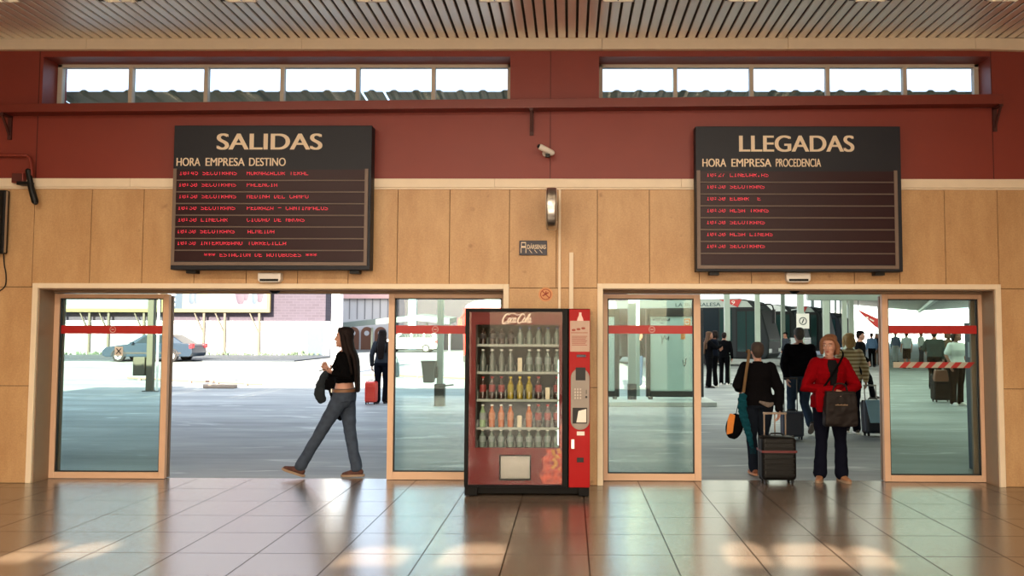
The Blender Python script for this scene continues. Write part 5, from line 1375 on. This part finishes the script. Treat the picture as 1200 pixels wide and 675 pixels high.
        if hs == 'long':
            m.ell((0, .014, .070), (.086, .096, .058), 16, M=hm)
            L_ = P.get('hair_len', .55)
            m.tube([hm @ V((0, .045, .03)), hm @ V((0, .085, -.12)), V((ofx(1.3) + 0, off(1.3) + .125, 1.32)), V((0, off(1.2) + .150, 1.585 - L_))], [(.074, .052), (.080, .044), (.092, .036), (.070, .022)], 16, ref=(1, 0, 0), smooth=3)
            for sx in (-1, 1): m.tube([hm @ V((sx * .036, -.052, .096)), hm @ V((sx * .076, .0, .04)), hm @ V((sx * .080, .035, -.08)), V((sx * .105, off(1.3) + .06, 1.34)), V((sx * .115, off(1.2) + .10, 1.18))], [(.018, .020), (.020, .030), (.022, .034), (.026, .034), (.018, .024)], 12, smooth=2)
        hz = fuse(m, v, 3, wr=.002 if det else 0, wf=16); hz.bm.transform(S)
        hz.build('hair', P['hair_m'], t, smooth=True)
    if 'cap' in P:
        m = MB(); m.ell((0, .006, .082), (.088, .100, .052), 18, M=hm); m.tube([hm @ V((0, -.07, .066)), hm @ V((0, -.155, .056))], [(.062, .010), (.050, .007)], 14, ref=(1, 0, 0))
        q_ = fuse(m, v, 1); q_.bm.transform(S); q_.build('cap', P['cap'], t, smooth=True)
    # ---- trousers
    fl = P.get('hem', .075); zt = P.get('waist', 1.0)
    m = MB(); torso(m, .012, .87, zt); [m.ell((sx * .068, .006, .90), (.085 * g, .108 * g, .11), 16) for sx in (-1, 1)]
    sh_ = P.get('shorts', False)
    for sd in 'LR':
        h, k, a = J['hip' + sd], J['knee' + sd], J['ank' + sd]
        if sh_: m.tube([h, h.lerp(k, .5), h.lerp(k, .95)], [(.098 * g), .094 * g, .092], 14)
        else:
            e = a + (a - k).normalized() * P.get('hem_drop', .005)
            m.tube([h, h.lerp(k, .35), h.lerp(k, .8), k, k.lerp(a, .5), e], [.100 * g, .092 * g, .072 * g, .068, (.068 + fl) / 2 * .95, fl], 16, smooth=1)
    q_ = fuse(m, v, 9 if det else 2, wr=.006 if det else 0, wf=7); q_.bm.transform(S); tr = q_.build('shorts' if sh_ else 'trousers', P['bottom_m'], t, smooth=True)
    if P.get('belt'):
        m = MB(); rr = []
        def at2(z, e): 
            for (za, a, b), (zb_, c, d_) in zip(tor, tor[1:]):
                if za <= z <= zb_: k = (z - za) / (zb_ - za); return el_ring(ofx(z), off(z), z, a + (c - a) * k + e, b + (d_ - b) * k + e)
        m.loft([at2(zt - .040, .019), at2(zt - .036, .021), at2(zt - .012, .021), at2(zt - .006, .019)]); m.bm.transform(S); b_ = m.build('belt', P['belt'], t, smooth=True)
        m = MB(); f = tor[2][2] + .03; m.box(-.02, .02, -f - .004 + off(zt), -f + .01 + off(zt), zt - .05, zt - .01); m.bm.transform(S); m.build('buckle', M_chrome, b_)
    # ---- top
    z0 = P.get('top_hem', .93); e = P.get('top_ease', .016)
    m = MB(); torso(m, e, z0, 1.435, P.get('flare', 0))
    sl = P.get('sleeve', 1.0)
    for sh, el, wr in ((shL, J['elL'], J['wrL']), (shR, J['elR'], J['wrR'])):
        m.ell(sh + V((0, 0, .0)), (.062 * g + e * .5, .062 * g + e * .4, .058), 12)
        r = [.060 + e * .6, .054 + e * .6, .048 + e * .6, .044 + e * .6, .036 + e * .6]
        if sl >= 1: pts = [sh, sh.lerp(el, .5), el, el.lerp(wr, .5), el.lerp(wr, .96)]
        else: pts = [sh, sh.lerp(el, .3), sh.lerp(el, .75)]; r = [.062, .060, .060]
        m.tube(pts, [q_ * (g if i < 3 else 1) for i, q_ in enumerate(r)], 14)
    if P.get('collar', True): m.tube([V((ofx(1.42), off(1.42) + .012, 1.415)), V((ofx(1.45), off(1.45) + .008, 1.455))], [(.080, .072), (.066, .062)], 16, round_end=False)
    q_ = fuse(m, v, 3, wr=.008 if det else 0, wf=8)
    if P.get('neck'):   # cut the neckline: drop what lies in a scoop at the front
        nz = P['neck']
        dead = [x for x in q_.bm.verts if (x.co.z > nz and x.co.y < off(1.4) - .01 and abs(x.co.x - ofx(1.4)) < .075 * ((x.co.z - nz) / .08) ** .5) or x.co.z > 1.43]
        bmesh.ops.delete(q_.bm, geom=dead, context='VERTS')
    q_.bm.transform(S); tp = q_.build(P.get('top_name', 'jacket'), P['top_m'], t, smooth=True)
    if P.get('inner'):      # front opening of a coat shows the shirt
        m = MB(); rr = []
        for z, hw in ((1.00, .03), (1.10, .035), (1.2, .045), (1.3, .06), (1.37, .07), (1.42, .055)):
            for (za, a, b), (zb_, c, d_) in zip(tor, tor[1:]):
                if za <= z <= zb_: ry = b + (d_ - b) * (z - za) / (zb_ - za)
            y = off(z) - ry * 1.0 - e - .018 - (.012 if fem and 1.18 < z < 1.32 else 0)
            rr.append([V((ofx(z) - hw, y + .03, z)), V((ofx(z) - hw * .6, y, z)), V((ofx(z) + hw * .6, y, z)), V((ofx(z) + hw, y + .03, z)), V((ofx(z), y + .06, z))])
        m.loft(rr); q_ = fuse(m, v, 2); q_.bm.transform(S); q_.build('shirt', P['inner'], t, smooth=True)
    # ---- shoes
    for sd in 'LR':
        a = J['ank' + sd]; f = J['ft' + sd].normalized(); rt = f.cross(V((0, 0, 1))).normalized(); up = rt.cross(f).normalized()
        m = MB()
        m.tube([a - f * .045 - up * .040, a + f * .02 - up * .036, a + f * .09 - up * .048, a + f * .155 - up * .056], [(.036, .040), (.040, .042), (.043, .030), (.034, .020)], 14, ref=rt, smooth=1)
        m.tube([a + up * .01 - f * .01, a - up * .03 + f * .005], [.040, .042], 12)
        q_ = fuse(m, max(v, .006), 2); q_.bm.transform(S); o = q_.build('shoe', P['shoe_m'], t, smooth=True)
        m = MB(); z = -.074
        m.loft([[a + f * x + rt * y + up * (z + dz) for x, y in [(-.088, -.018), (-.088, .018), (-.06, .036), (.02, .038), (.09, .047), (.15, .040), (.182, .016), (.182, -.016), (.15, -.040), (.09, -.047), (.02, -.038), (-.06, -.036)]] for dz in (-.012, .014)])
        m.bm.transform(S); m.build('sole', P.get('sole_m', M_white), o, bevel=.004)
    return t
def HM(name, c): return mat(name, c, .7, var=.3, scale=30, stretch=(3, 3, .5), spec=.15)
def cloth(name, c, var=.12): return mat(name, c, .95, var=var, scale=14, spec=.05)
H_dark = HM('dark_brown_hair', (26, 17, 16)); H_aub = HM('auburn_hair', (126, 88, 64)); H_blonde = HM('blonde_hair', (198, 164, 112)); H_grey = HM('grey_hair', (98, 94, 90)); H_salt = HM('dark_greying_hair', (66, 56, 50)); H_brown = HM('brown_hair', (84, 60, 44))
C_black = cloth('black_cloth', (9, 9, 11)); C_navy = cloth('navy_trouser_cloth', (17, 19, 32)); C_redc = cloth('red_wool_coat', (124, 5, 14)); C_jean = cloth('dark_jean', (44, 58, 76), .25); C_greyjean = cloth('faded_grey_jean', (64, 74, 90), .4)
C_brown = mat('brown_shoe_leather', (128, 78, 52), .6); C_soleb = mat('beige_sole', (150, 128, 108), .8, spec=.2); C_darkshoe = mat('dark_shoe', (40, 32, 32), .6)
def G(px, py): p = onZ(px, py); return (p.x, p.y, -.012 if p.y > DY + .05 else 0)

# 1 - the young woman striding to the left
f0 = G(402, 559.5); s_ = 1.0
P1 = dict(female=True, v=.0055, hair='long', hair_len=.60, hair_m=H_dark, top_m=C_black, top_name='crop_top', top_hem=1.075, neck=1.345, collar=False, bottom_m=C_greyjean, waist=1.015, hem=.066, hem_drop=-.015, belt=mat('tan_belt', (120, 84, 56), .5),
          shoe_m=mat('brown_beige_trainer', (84, 56, 50), .7, var=.8, scale=24, spec=.2), sole_m=C_soleb, lean=.0, top_ease=.008, nod=-.05, yaw=-.12,
          J=dict(hipL=(.075, -.01, .92), kneeL=(.08, -.235, .53), ankL=(.07, -.47, .135), ftL=(.0, -.90, .30), kneeR=(-.07, .055, .50), ankR=(-.05, .14, .10), ftR=(-.05, -1, -.03),
                 elL=(.20, .075, 1.155), wrL=(.155, -.075, 1.195), hdL=(-.10, -.55, .12), pnL=(-.5, 0, .9), elR=(-.225, -.02, 1.13), wrR=(-.19, -.235, 1.16), hdR=(.05, -.35, .60), pnR=(.7, .3, .1)), curlL=.5, curlR=.3, thumbL=-1, thumbR=1)
W1 = person('w', 'young woman striding left in a black crop top and grey jeans, holding a phone', f0, -PI / 2, 1.665, P1)
sc1 = 1.665 / 1.70
def loc1(p): return (root_matrix(W1) @ (V(p) * sc1))
t = thing('phone', 'dark mobile phone held by the young woman in the left doorway', 'phone', tuple(loc1((.12, -.16, 1.235))), -PI / 2)
MB().box(-.035, .035, -.085, .065, -.004, .004).build('phone_body', M_black, t, bevel=.003); t.rotation_euler = (math.radians(14), 0, -PI / 2)
MB().box(-.032, .032, -.08, .06, .0042, .005).build('phone_screen', mat('dark_screen_glass', (12, 12, 14)), t)
# coat over the far arm
C_coat = cloth('black_coat_cloth', (14, 15, 18), .3); C_lining = cloth('grey_coat_lining', (44, 50, 56), .2)
c0 = loc1((-.20, -.13, 1.12)); t = thing('carried_coat', 'black coat with a grey sleeve draped over the arm of the young woman', 'coat', tuple(c0), -PI / 2)
m = MB()
for (x, y, z, a, b, c) in ((0, -.05, -.06, .06, .14, .10), (.02, .02, -.16, .06, .12, .14), (0, .06, -.28, .055, .09, .13), (.01, .03, -.38, .05, .07, .09), (-.01, .09, -.34, .04, .05, .12), (0, .0, -.02, .07, .12, .08)):
    m.ell((x, y, z), (a, b, c), 14)
q_ = fuse(m, .007, 1, wr=.022, wf=12); q_.build('coat_body', C_coat, t, smooth=True)
m = MB(); m.tube([(.03, -.13, .05), (.02, -.18, -.06), (.03, -.20, -.18), (.02, -.17, -.26)], [(.03, .04), (.040, .055), (.036, .062), (.028, .05)], 14, smooth=2); q_ = fuse(m, .007, 2, wr=.007, wf=15); q_.build('coat_sleeve', C_lining, t, smooth=True)

# 2 - woman in the red coat, facing us
P2 = dict(female=True, v=.0055, girth=1.13, hair='bob', hair_m=H_aub, skin=SKIN, top_m=C_redc, top_name='coat', top_hem=.86, flare=.03, top_ease=.024, inner=cloth('black_print_shirt', (26, 24, 26)), bottom_m=C_navy, hem=.082, hem_drop=.0, waist=.98,
          shoe_m=mat('tan_trainer', (150, 104, 74), .6), sole_m=C_soleb, yaw=-.58, nod=.10, lean=-.02,
          J=dict(hipL=(.09, 0, .90), hipR=(-.09, 0, .90), kneeL=(.115, -.02, .48), kneeR=(-.10, .0, .48), ankL=(.13, .0, .085), ankR=(-.115, .03, .085), ftL=(.22, -1, 0), ftR=(-.45, -1, 0),
                 elL=(.30, -.05, 1.10), wrL=(.11, -.23, 1.06), hdL=(-.75, -.45, -.25), pnL=(0, .3, -1), elR=(-.29, -.03, 1.09), wrR=(-.02, -.245, 1.075), hdR=(.8, -.25, -.2), pnR=(0, .3, -1)), curl=.9)
f = G(973, 563.5); f = (f[0], min(f[1], .30), 0)
W2 = person('w', 'older woman in a red coat facing the hall, holding a dark shopping bag', f, 0, 1.575, P2)
p = W2.location
C_bag = mat('dark_brown_bag', (22, 16, 16), .6, var=.3, spec=.2)
t = thing('shopping_bag', 'large dark shopping bag hanging in front of the woman in the red coat', 'bag', (p.x + .03, p.y - .26, .62))
m = MB(); m.loft([[V((x, y, z)) for x, y in ((-w, -d_), (w, -d_), (w, d_), (-w, d_))] for w, d_, z in ((.165, .05, 0), (.175, .06, .03), (.17, .055, .2), (.155, .035, .37))]); q_ = fuse(m, .010, 2, wr=.008, wf=9); q_.build('bag_body', C_bag, t, smooth=True)
m = MB(); m.tube([(-.08, 0, .35), (-.05, .01, .43), (.0, .01, .45), (.06, 0, .43), (.08, 0, .35)], .009, 8, smooth=3); m.build('bag_handle', C_bag, t, smooth=True)
m = MB()
for k in range(11): m.box(-.07 + .012 * k, -.062 + .012 * k, -.0685, -.058, .225, .232 + .003 * (k % 3))
m.build('printed_line', mat('faded_gold_print', (150, 124, 96), .6), t)
# cross-body strap of her small bag
t = thing('crossbody_bag', 'red small bag hanging at the hip of the woman in the red coat', 'bag', (p.x - .14, p.y - .17, .76))
m = MB(); m.loft([[V((x, y, z)) for x, y in ((-w, -.02), (w, -.02), (w, .025), (-w, .025))] for w, z in ((.045, 0), (.06, .05), (.065, .18), (.05, .24))]); q_ = fuse(m, .008, 2, wr=.003); q_.build('bag_body', C_redc, t, smooth=True)
m = MB(); m.tube([(.0, -.01, .23), (.12, -.045, .42), (.23, -.02, .60), (.235, .07, .665), (.22, .17, .66)], [(.012, .004)] * 5, 8, smooth=3); m.build('shoulder_strap', C_black, t, smooth=True)

# 3 - woman in black from behind
P3 = dict(female=True, v=.006, girth=1.10, hair='short', hair_m=H_salt, top_m=cloth('black_jacket_cloth', (14, 13, 15)), top_hem=.90, flare=.02, top_ease=.03, bottom_m=cloth('blue_black_trousers', (26, 32, 42)), hem=.07, shoe_m=C_brown, sole_m=mat('pale_brown_sole', (180, 130, 100), .7),
          J=dict(kneeL=(.075, -.05, .48), ankL=(.06, .02, .10), kneeR=(-.09, -.10, .49), ankR=(-.08, -.06, .085), elR=(-.265, .03, 1.10), wrR=(-.245, .10, .84), hdR=(.1, .25, -1), pnR=(1, .2, 0), elL=(.27, .04, 1.13), wrL=(.20, -.12, 1.10)))
P3['J']['kneeR'], P3['J']['ankR'] = (-.09, -.10, .50), (-.10, -.16, .10)
f = G(889, 556)
W3 = person('w', 'grey haired woman in a black jacket seen from behind, pulling a black suitcase', f, PI, 1.51, P3)
p = W3.location
# scarf printed hem
t = thing('teal_scarf', 'teal scarf hanging from the bag strap of the woman in the black jacket', 'scarf', (p.x - .19, p.y - .20, .30))
m = MB(); m.tube([(-.02, 0, .62), (-.03, -.01, .45), (.02, 0, .25), (.08, .01, .02)], [(.045, .012), (.055, .015), (.045, .012), (.022, .010)], 12, smooth=3, ref=(1, 0, 0)); q_ = fuse(m, .006, 1, wr=.012, wf=16); q_.build('scarf_cloth', cloth('teal_scarf_cloth', (16, 62, 74), .3), t, smooth=True)
m = MB(); 
for k in range(6): m.bar((.05 + .012 * k, 0, .03), (.056 + .012 * k, 0, -.04), .004)
m.build('fringe', MATS['teal_scarf_cloth'], t)
o = MB(); o.tube([(p.x - .02, p.y - .17, .835), (p.x + .08, p.y - .175, .80), (p.x + .14, p.y - .15, .815)], [(.012, .005), (.030, .006), (.014, .005)], 12, smooth=2, ref=(0, 0, 1)); sc_ = o.build('shirt_tail', mat('pink_check_cloth', (112, 102, 96), .9, var=.6, scale=70, spec=.1), W3, smooth=True, world=True)
t = thing('shoulder_bag', 'black and orange shoulder bag on a tan strap beside the woman in black', 'bag', (p.x - .30, p.y - .16, .42))
m = MB(); m.ell((0, 0, .14), (.10, .05, .15), 16, rot=Matrix.Rotation(.25, 3, 'Y')); q_ = fuse(m, .008, 1); q_.build('bag_body', C_black, t, smooth=True)
m = MB(); m.prism([(-.10, .05), (-.03, .07), (-.0, .27), (-.06, .29), (-.085, .22)], -.058, -.03); m.build('orange_panel', mat('orange_bag_panel', (206, 120, 30), .6, var=.2), t, bevel=.01)
m = MB(); m.tube([(.02, .0, .28), (.06, .02, .45), (.115, .02, .64)], [(.004, .006)] * 3, 8, smooth=2); m.build('thin_cord', C_black, t)
m = MB(); m.tube([(.10, -.02, .52), (.125, -.035, .72), (.165, .00, .92), (.18, .07, .995), (.175, .14, .96)], [(.017, .004)] * 5, 8, smooth=3, ref=(1, 0, 0)); m.build('tan_strap', mat('tan_strap_webbing', (104, 78, 46), .8), t, smooth=True)
def suitcase(label, x, y, w, d, h, hard, z=0, rz=0, handle=None, ribs=6, wheels=True, trim=None, lean=0, cat='suitcase'):
    t = thing('suitcase', label, cat, (x, y, z), rz)
    wz = .045 if wheels else 0
    m = MB(); m.box(-w / 2, w / 2, -d / 2, d / 2, wz, h); b = m.build('shell', hard, t, bevel=min(w, d) * .18, bseg=4)
    m = MB(); 
    for k in range(ribs):
        zz = wz + (h - wz) * (k + 1) / (ribs + 1); m.box(-w * .44, w * .44, -d / 2 - .007, d / 2 + .007, zz - .008, zz + .008)
    m.build('shell_rib', hard, t, bevel=.004) if ribs else m.bm.free()
    m = MB(); m.box(-w / 2 - .004, w / 2 + .004, -.012, .012, wz, h + .003); m.build('zip_seam', trim or M_black, t, bevel=.004)
    m = MB(); m.tube([(-.07, 0, h), (-.06, 0, h + .025), (.06, 0, h + .025), (.07, 0, h)], .009, 8, smooth=1); m.build('top_grip', M_black, t, smooth=True)
    if wheels:
        for sx in (-1, 1):
            for sy in (-1, 1):
                m = MB(); m.cyl((sx * w * .38, sy * d * .32, .024), .024, .02, 'x', 16); m.box(sx * w * .38 - .016, sx * w * .38 + .016, sy * d * .32 - .012, sy * d * .32 + .012, .03, .055); m.build('wheel', M_black, t)
    if handle:
        hh, hw, mt = handle; m = MB()
        for sx in (-1, 1): m.bar((sx * hw, d * .3, h - .02), (sx * hw, d * .3, hh), .014)
        m.bar((-hw - .01, d * .3, hh), (hw + .01, d * .3, hh), .026, .022); m.build('pull_handle', mt, t)
    if lean: t.rotation_euler = (lean, 0, rz)
    return t
M_pull = mat('silver_pull_handle', (104, 92, 82), .35, metal=.7); M_case = mat('black_case_shell', (7, 7, 8), .45, var=.1, spec=.2)
c = onZ(914, 568.5)
t = suitcase('black ribbed suitcase with a dark red band pulled by the woman in black', c.x, c.y + .12, .37, .24, .50, M_case, handle=(.735, .115, M_pull), ribs=7)
MB().box(-.188, .188, -.125, .125, .335, .36).build('red_band', mat('dark_red_strap', (92, 24, 28), .5), t, bevel=.004)
MB().bar((0, .07, .48), (0, .07, .735), .012).build('middle_bar', M_pull, t)
# blue bag + handle of the man's case
P4 = dict(v=.007, girth=1.10, hair='short', hair_m=H_grey, top_m=cloth('dark_blue_jacket', (16, 16, 21)), top_hem=.92, top_ease=.026, bottom_m=C_jean, hem=.078, shoe_m=C_darkshoe, sole_m=mat('grey_sole', (120, 110, 104), .7),
          J=dict(kneeL=(.10, -.14, .50), ankL=(.10, -.10, .10), kneeR=(-.09, -.05, .48), ankR=(-.10, .22, .20), ftR=(-.1, -.75, -.65), elL=(.27, .05, 1.12), wrL=(.26, .16, .90), hdL=(0, .3, -1)))
f = onZ(938, 508)
W4 = person('w', 'grey haired man in a dark jacket and jeans walking away with a trolley case', (f.x, f.y, -.012), PI + .05, 1.70, P4)
p = W4.location
suitcase('dark blue trolley case with a tall handle behind the man in the dark jacket', p.x - .30, p.y - .62, .32, .22, .42, mat('dark_blue_case', (30, 40, 60), .6), z=-.012, handle=(.92, .10, M_dark), ribs=0)
# 5 - blonde woman with striped jacket
def stripes():
    m = mat('cream_striped_knit', (206, 190, 150), .85); nt = m.node_tree; N = nt.nodes; L = nt.links; b = N['Principled BSDF']
    tc = N.new('ShaderNodeTexCoord'); w = N.new('ShaderNodeTexWave'); w.bands_direction = 'Z'; w.inputs['Scale'].default_value = 5.2; w.inputs['Distortion'].default_value = .4
    cr = N.new('ShaderNodeValToRGB'); cr.color_ramp.elements[0].position = .45; cr.color_ramp.elements[1].position = .6; cr.color_ramp.elements[0].color = (*lin((212, 198, 160)), 1); cr.color_ramp.elements[1].color = (*lin((150, 130, 92)), 1)
    L.new(tc.outputs['Object'], w.inputs[0]); L.new(w.outputs['Fac'], cr.inputs[0]); L.new(cr.outputs[0], b.inputs['Base Color']); return m
P5 = dict(female=True, v=.008, girth=1.08, hair='bob', hair_m=H_blonde, top_m=stripes(), top_hem=.90, top_ease=.022, bottom_m=C_navy, hem=.07, shoe_m=C_darkshoe,
          J=dict(elR=(-.26, .02, 1.12), wrR=(-.235, .10, .90), hdR=(0, .2, -1), kneeL=(.09, -.1, .5), ankL=(.1, .08, .12)))
f = onZ(997, 507)
W5 = person('w', 'blonde woman in a cream striped jacket walking away behind the woman in red', (f.x, f.y, -.012), PI, 1.60, P5)
p = W5.location
t = suitcase('light blue and dark suitcase pulled by the blonde woman in the striped jacket', p.x + .26, p.y - .35, .34, .26, .56, mat('dark_navy_case', (30, 38, 52), .5), z=-.012, handle=(.80, .09, mat('pale_handle', (190, 190, 186), .4)), ribs=0, lean=math.radians(-8))
MB().prism([(-.165, .56), (.135, .56), (.09, .20), (-.11, .20)], -.15, -.125).build('light_blue_panel', mat('light_blue_bag_panel', (136, 178, 204), .5), t, bevel=.01)
# 6 - man with a cap walking right, partly behind the blonde woman
P6 = dict(v=.009, detail=True, hair='short', hair_m=H_dark, cap=C_black, top_m=C_black, bottom_m=C_black, shoe_m=C_darkshoe, sole_m=C_darkshoe, J=dict(kneeL=(.1, -.22, .50), ankL=(.1, -.28, .10), ankR=(-.1, .28, .16), kneeR=(-.1, .04, .48), wrL=(.2, -.2, .95), wrR=(-.25, .1, .92)))
f = onZ(1009, 467)
person('w', 'man in black clothes and a black cap striding right behind the blonde woman', (f.x, f.y, -.012), PI / 2 - .3, 1.66, P6)
# small figures
def small(label, px, py, H, rz, top, bot, hair='short', hm=H_dark, sleeve=1.0, shorts=False, J=None, cap=None, female=False, shoe=None, g=1.0, v=.014, group=None, top_name='jacket', skin=SKIN2, yaw=0, hem=.075):
    f = onZ(px, py, -.012)
    P = dict(v=v, detail=False, hair=hair, hair_m=hm, top_m=top, bottom_m=bot, shoe_m=shoe or C_darkshoe, sleeve=sleeve, shorts=shorts, female=female, girth=g, J=J or {}, top_name=top_name, skin=skin, yaw=yaw, hem=hem, sole_m=M_white if shoe is M_white else C_darkshoe)
    if cap: P['cap'] = cap
    return person('w', label, (f.x, f.y, -.012), rz, H, P, group)
C_dgrey = cloth('dark_grey_cloth', (56, 60, 68)); C_white = cloth('white_cloth', (214, 218, 210), .05); C_blue = cloth('mid_blue_cloth', (86, 112, 142)); C_cam = cloth('dark_green_pattern', (52, 62, 58), .7); C_brn = cloth('brown_cloth', (92, 74, 58)); C_lt = cloth('pale_grey_cloth', (160, 166, 168)); C_dj = cloth('deep_navy_cloth', (18, 21, 30))
small('dark-clad person with a raised arm in an embrace beside the pale pillar', 838, 453, 1.66, -PI / 2 - .2, C_dj, C_black, 'bob', H_dark, J=dict(elL=(.2, -.25, 1.42), wrL=(.05, -.38, 1.40), elR=(-.18, -.24, 1.38), wrR=(-.02, -.38, 1.36)), female=True, shoe=M_white, v=.011)
small('dark-clad person hugged at the left, farthest left in the right doorway', 831, 454.5, 1.64, PI / 2, C_black, C_black, 'long', H_brown, J=dict(elL=(.2, -.2, 1.2), wrL=(.1, -.36, 1.25), elR=(-.2, -.2, 1.2), wrR=(-.1, -.36, 1.28)), female=True, v=.011)
small('person in black standing right behind the embracing pair', 849, 451, 1.62, PI - .4, C_black, C_black, 'short', H_dark, shoe=M_white, v=.011)
f8 = small('man in a grey jacket and cap standing before the white bus', 921, 433, 1.62, -PI / 2 + .3, C_dgrey, C_dj, cap=C_black, g=1.1)
small('distant person in a blue jacket at the right edge of the open doorway', 1022, 430, 1.60, PI, C_blue, C_black, 'short', H_dark)
small('distant woman in dark clothes beside the one in the blue jacket', 1028, 428, 1.58, 0, C_dj, C_brn, 'long', H_dark, female=True)
small('person in black with a bag standing behind the pillars in the right fixed pane', 749, 453, 1.64, PI / 2 + .3, C_black, C_jean, 'short', H_dark, shoe=M_white, J=dict(elL=(.2, -.12, 1.14), wrL=(.12, -.32, 1.15), elR=(-.2, -.1, 1.12), wrR=(-.1, -.3, 1.1)), v=.011)
small('distant person in a mid blue top leftmost in the rightmost pane', 1050, 424, 1.64, PI, C_blue, C_lt, 'short', H_dark)
small('distant person in a pale T-shirt and black shorts in the rightmost pane', 1063, 432, 1.66, PI, C_lt, C_black, 'short', H_dark, sleeve=.5, shorts=True, top_name='t_shirt')
small('distant person in a white top and dark trousers left of the patterned jacket', 1080, 425, 1.66, .6, C_white, C_dgrey, 'short', H_dark, top_name='t_shirt')
small('large person in a dark patterned jacket standing in the middle of the rightmost pane', 1096, 456, 1.70, PI - .3, C_cam, C_black, 'short', H_dark, g=1.2, v=.011, J=dict(elL=(.28, -.1, 1.15), wrL=(.2, -.28, 1.1)))
small('person in brown standing right of the patterned jacket', 1112, 449, 1.66, PI + .3, C_brn, C_black, 'bob', H_brown, female=True)
wt = small('woman in a loose white shirt and black trousers beside the steel cabinet', 1122, 475, 1.66, .3, C_white, C_black, 'bob', H_dark, sleeve=.7, female=True, shoe=M_white, g=1.22, v=.010, top_name='shirt', J=dict(elR=(-.27, .02, 1.14), wrR=(-.24, -.1, .92)))
p = wt.location
t = thing('handbag', 'brown leather handbag held beside the woman in the white shirt', 'bag', (p.x - .36, p.y, .52))
m = MB(); m.loft([[V((x, y, z)) for x, y in ((-w, -.06), (w, -.06), (w, .06), (-w, .06))] for w, z in ((.15, 0), (.16, .05), (.13, .26))]); m.build('bag_body', mat('brown_leather', (112, 66, 44), .5), t, bevel=.02)
m = MB(); m.tube([(-.08, 0, .25), (-.05, 0, .40), (.08, 0, .44), (.1, 0, .25)], .01, 8, smooth=3); m.build('bag_handle', MATS['brown_leather'], t, smooth=True)
c = onZ(1104, 471, -.012)
suitcase('black suitcase standing on the ground left of the woman in the white shirt', c.x, c.y, .45, .28, .66, M_case, z=-.012, ribs=4)
# left yard traveller and red case
wl = small('dark-clad traveller seen from behind beside a red suitcase', 447, 472.5, 1.66, PI, C_dgrey, C_dj, 'long', H_dark, female=True, v=.009, g=1.0, hem=.085)
c = onZ(435, 473.5, -.012)
suitcase('bright red hard suitcase standing on the yard beside the dark-clad traveller', c.x, c.y, .24, .30, .50, mat('coral_red_case', (226, 66, 52), .4), z=-.012, ribs=3, trim=mat('coral_red_case', (226, 66, 52)))
p = wl.location
t = thing('tote_bag', 'pale tote bag hanging at the right hand of the dark-clad traveller', 'bag', (p.x + .30, p.y, .58))
m = MB(); m.loft([[V((x, y, z)) for x, y in ((-w, -.05), (w, -.05), (w, .05), (-w, .05))] for w, z in ((.09, 0), (.10, .05), (.08, .34))]); m.build('bag_body', mat('pale_tote_canvas', (178, 186, 184), .8), t, bevel=.02)
m = MB(); m.tube([(-.05, 0, .33), (-.03, 0, .44), (.03, 0, .44), (.05, 0, .33)], .008, 8, smooth=3); m.build('bag_handle', MATS['pale_tote_canvas'], t, smooth=True)

# ================================================================== LIGHT
w = bpy.data.worlds.new('sky'); scene.world = w; w.use_nodes = True; N = w.node_tree.nodes; L = w.node_tree.links
bg = N['Background']; sky = N.new('ShaderNodeTexSky'); sky.sky_type = 'NISHITA'; sky.sun_disc = False
sky.sun_elevation = e; sky.sun_rotation = PI; sky.air_density = 1.0; sky.dust_density = 3.0; sky.ozone_density = 1.0
# hazy winter sky: the clear sky lifted towards a thin white veil
mx = N.new('ShaderNodeMix'); mx.data_type = 'RGBA'; mx.inputs[0].default_value = .55
sc_ = N.new('ShaderNodeVectorMath'); sc_.operation = 'SCALE'; sc_.inputs[3].default_value = .32
L.new(sky.outputs[0], sc_.inputs[0]); L.new(sc_.outputs[0], mx.inputs[6]); mx.inputs[7].default_value = (1.0, 1.12, 1.22, 1)
L.new(mx.outputs[2], bg.inputs[0]); bg.inputs[1].default_value = 2.3
sd = bpy.data.lights.new('sun', 'SUN'); so = bpy.data.objects.new('sun', sd); COL.objects.link(so)
sdir = V((SX, 1, -math.tan(e))).normalized()
so.rotation_euler = sdir.to_track_quat('-Z', 'Y').to_euler(); sd.energy = 33.0; sd.angle = math.radians(.55); sd.color = (1.0, .86, .66)
# warm fill lights added below the ceiling to brighten the hall, without fittings
def area(x, y, z, sx, sy, en, col=(1, .84, .66)):
    d = bpy.data.lights.new('hall_fill_light', 'AREA'); d.shape = 'RECTANGLE'; d.size = sx; d.size_y = sy; d.energy = en; d.color = col
    o = bpy.data.objects.new('hall_fill_light', d); COL.objects.link(o); o.location = (x, y, z); return o
for i, x in enumerate((-4.6, -1.2, 2.2)):
    area(x, -4.6, ZC - .02, 1.6, .3, 112)
    area(x, -8.2, ZC - .02, 1.6, .3, 112)
for x, y in ((-3.6, -9.6), (0.2, -9.6), (3.8, -9.6)):  # unseen point lights added to brighten the ceiling and cornice
    d = bpy.data.lights.new('ceiling_fill_light', 'POINT'); d.energy = 150; d.shadow_soft_size = .18; d.color = (1, .88, .72)
    o = bpy.data.objects.new('ceiling_fill_light', d); COL.objects.link(o); o.location = (x, y, 3.5)
scene.view_settings.view_transform = 'Standard'; scene.view_settings.look = 'None'; scene.view_settings.gamma = 1
scene.view_settings.use_curve_mapping = False; scene.view_settings.exposure = 0.0
cy = scene.cycles; cy.use_denoising = True; cy.max_bounces = 10; cy.diffuse_bounces = 5; cy.glossy_bounces = 4; cy.transparent_max_bounces = 16; cy.transmission_bounces = 6
cy.sample_clamp_indirect = 6; cy.caustics_reflective = False; cy.caustics_refractive = False
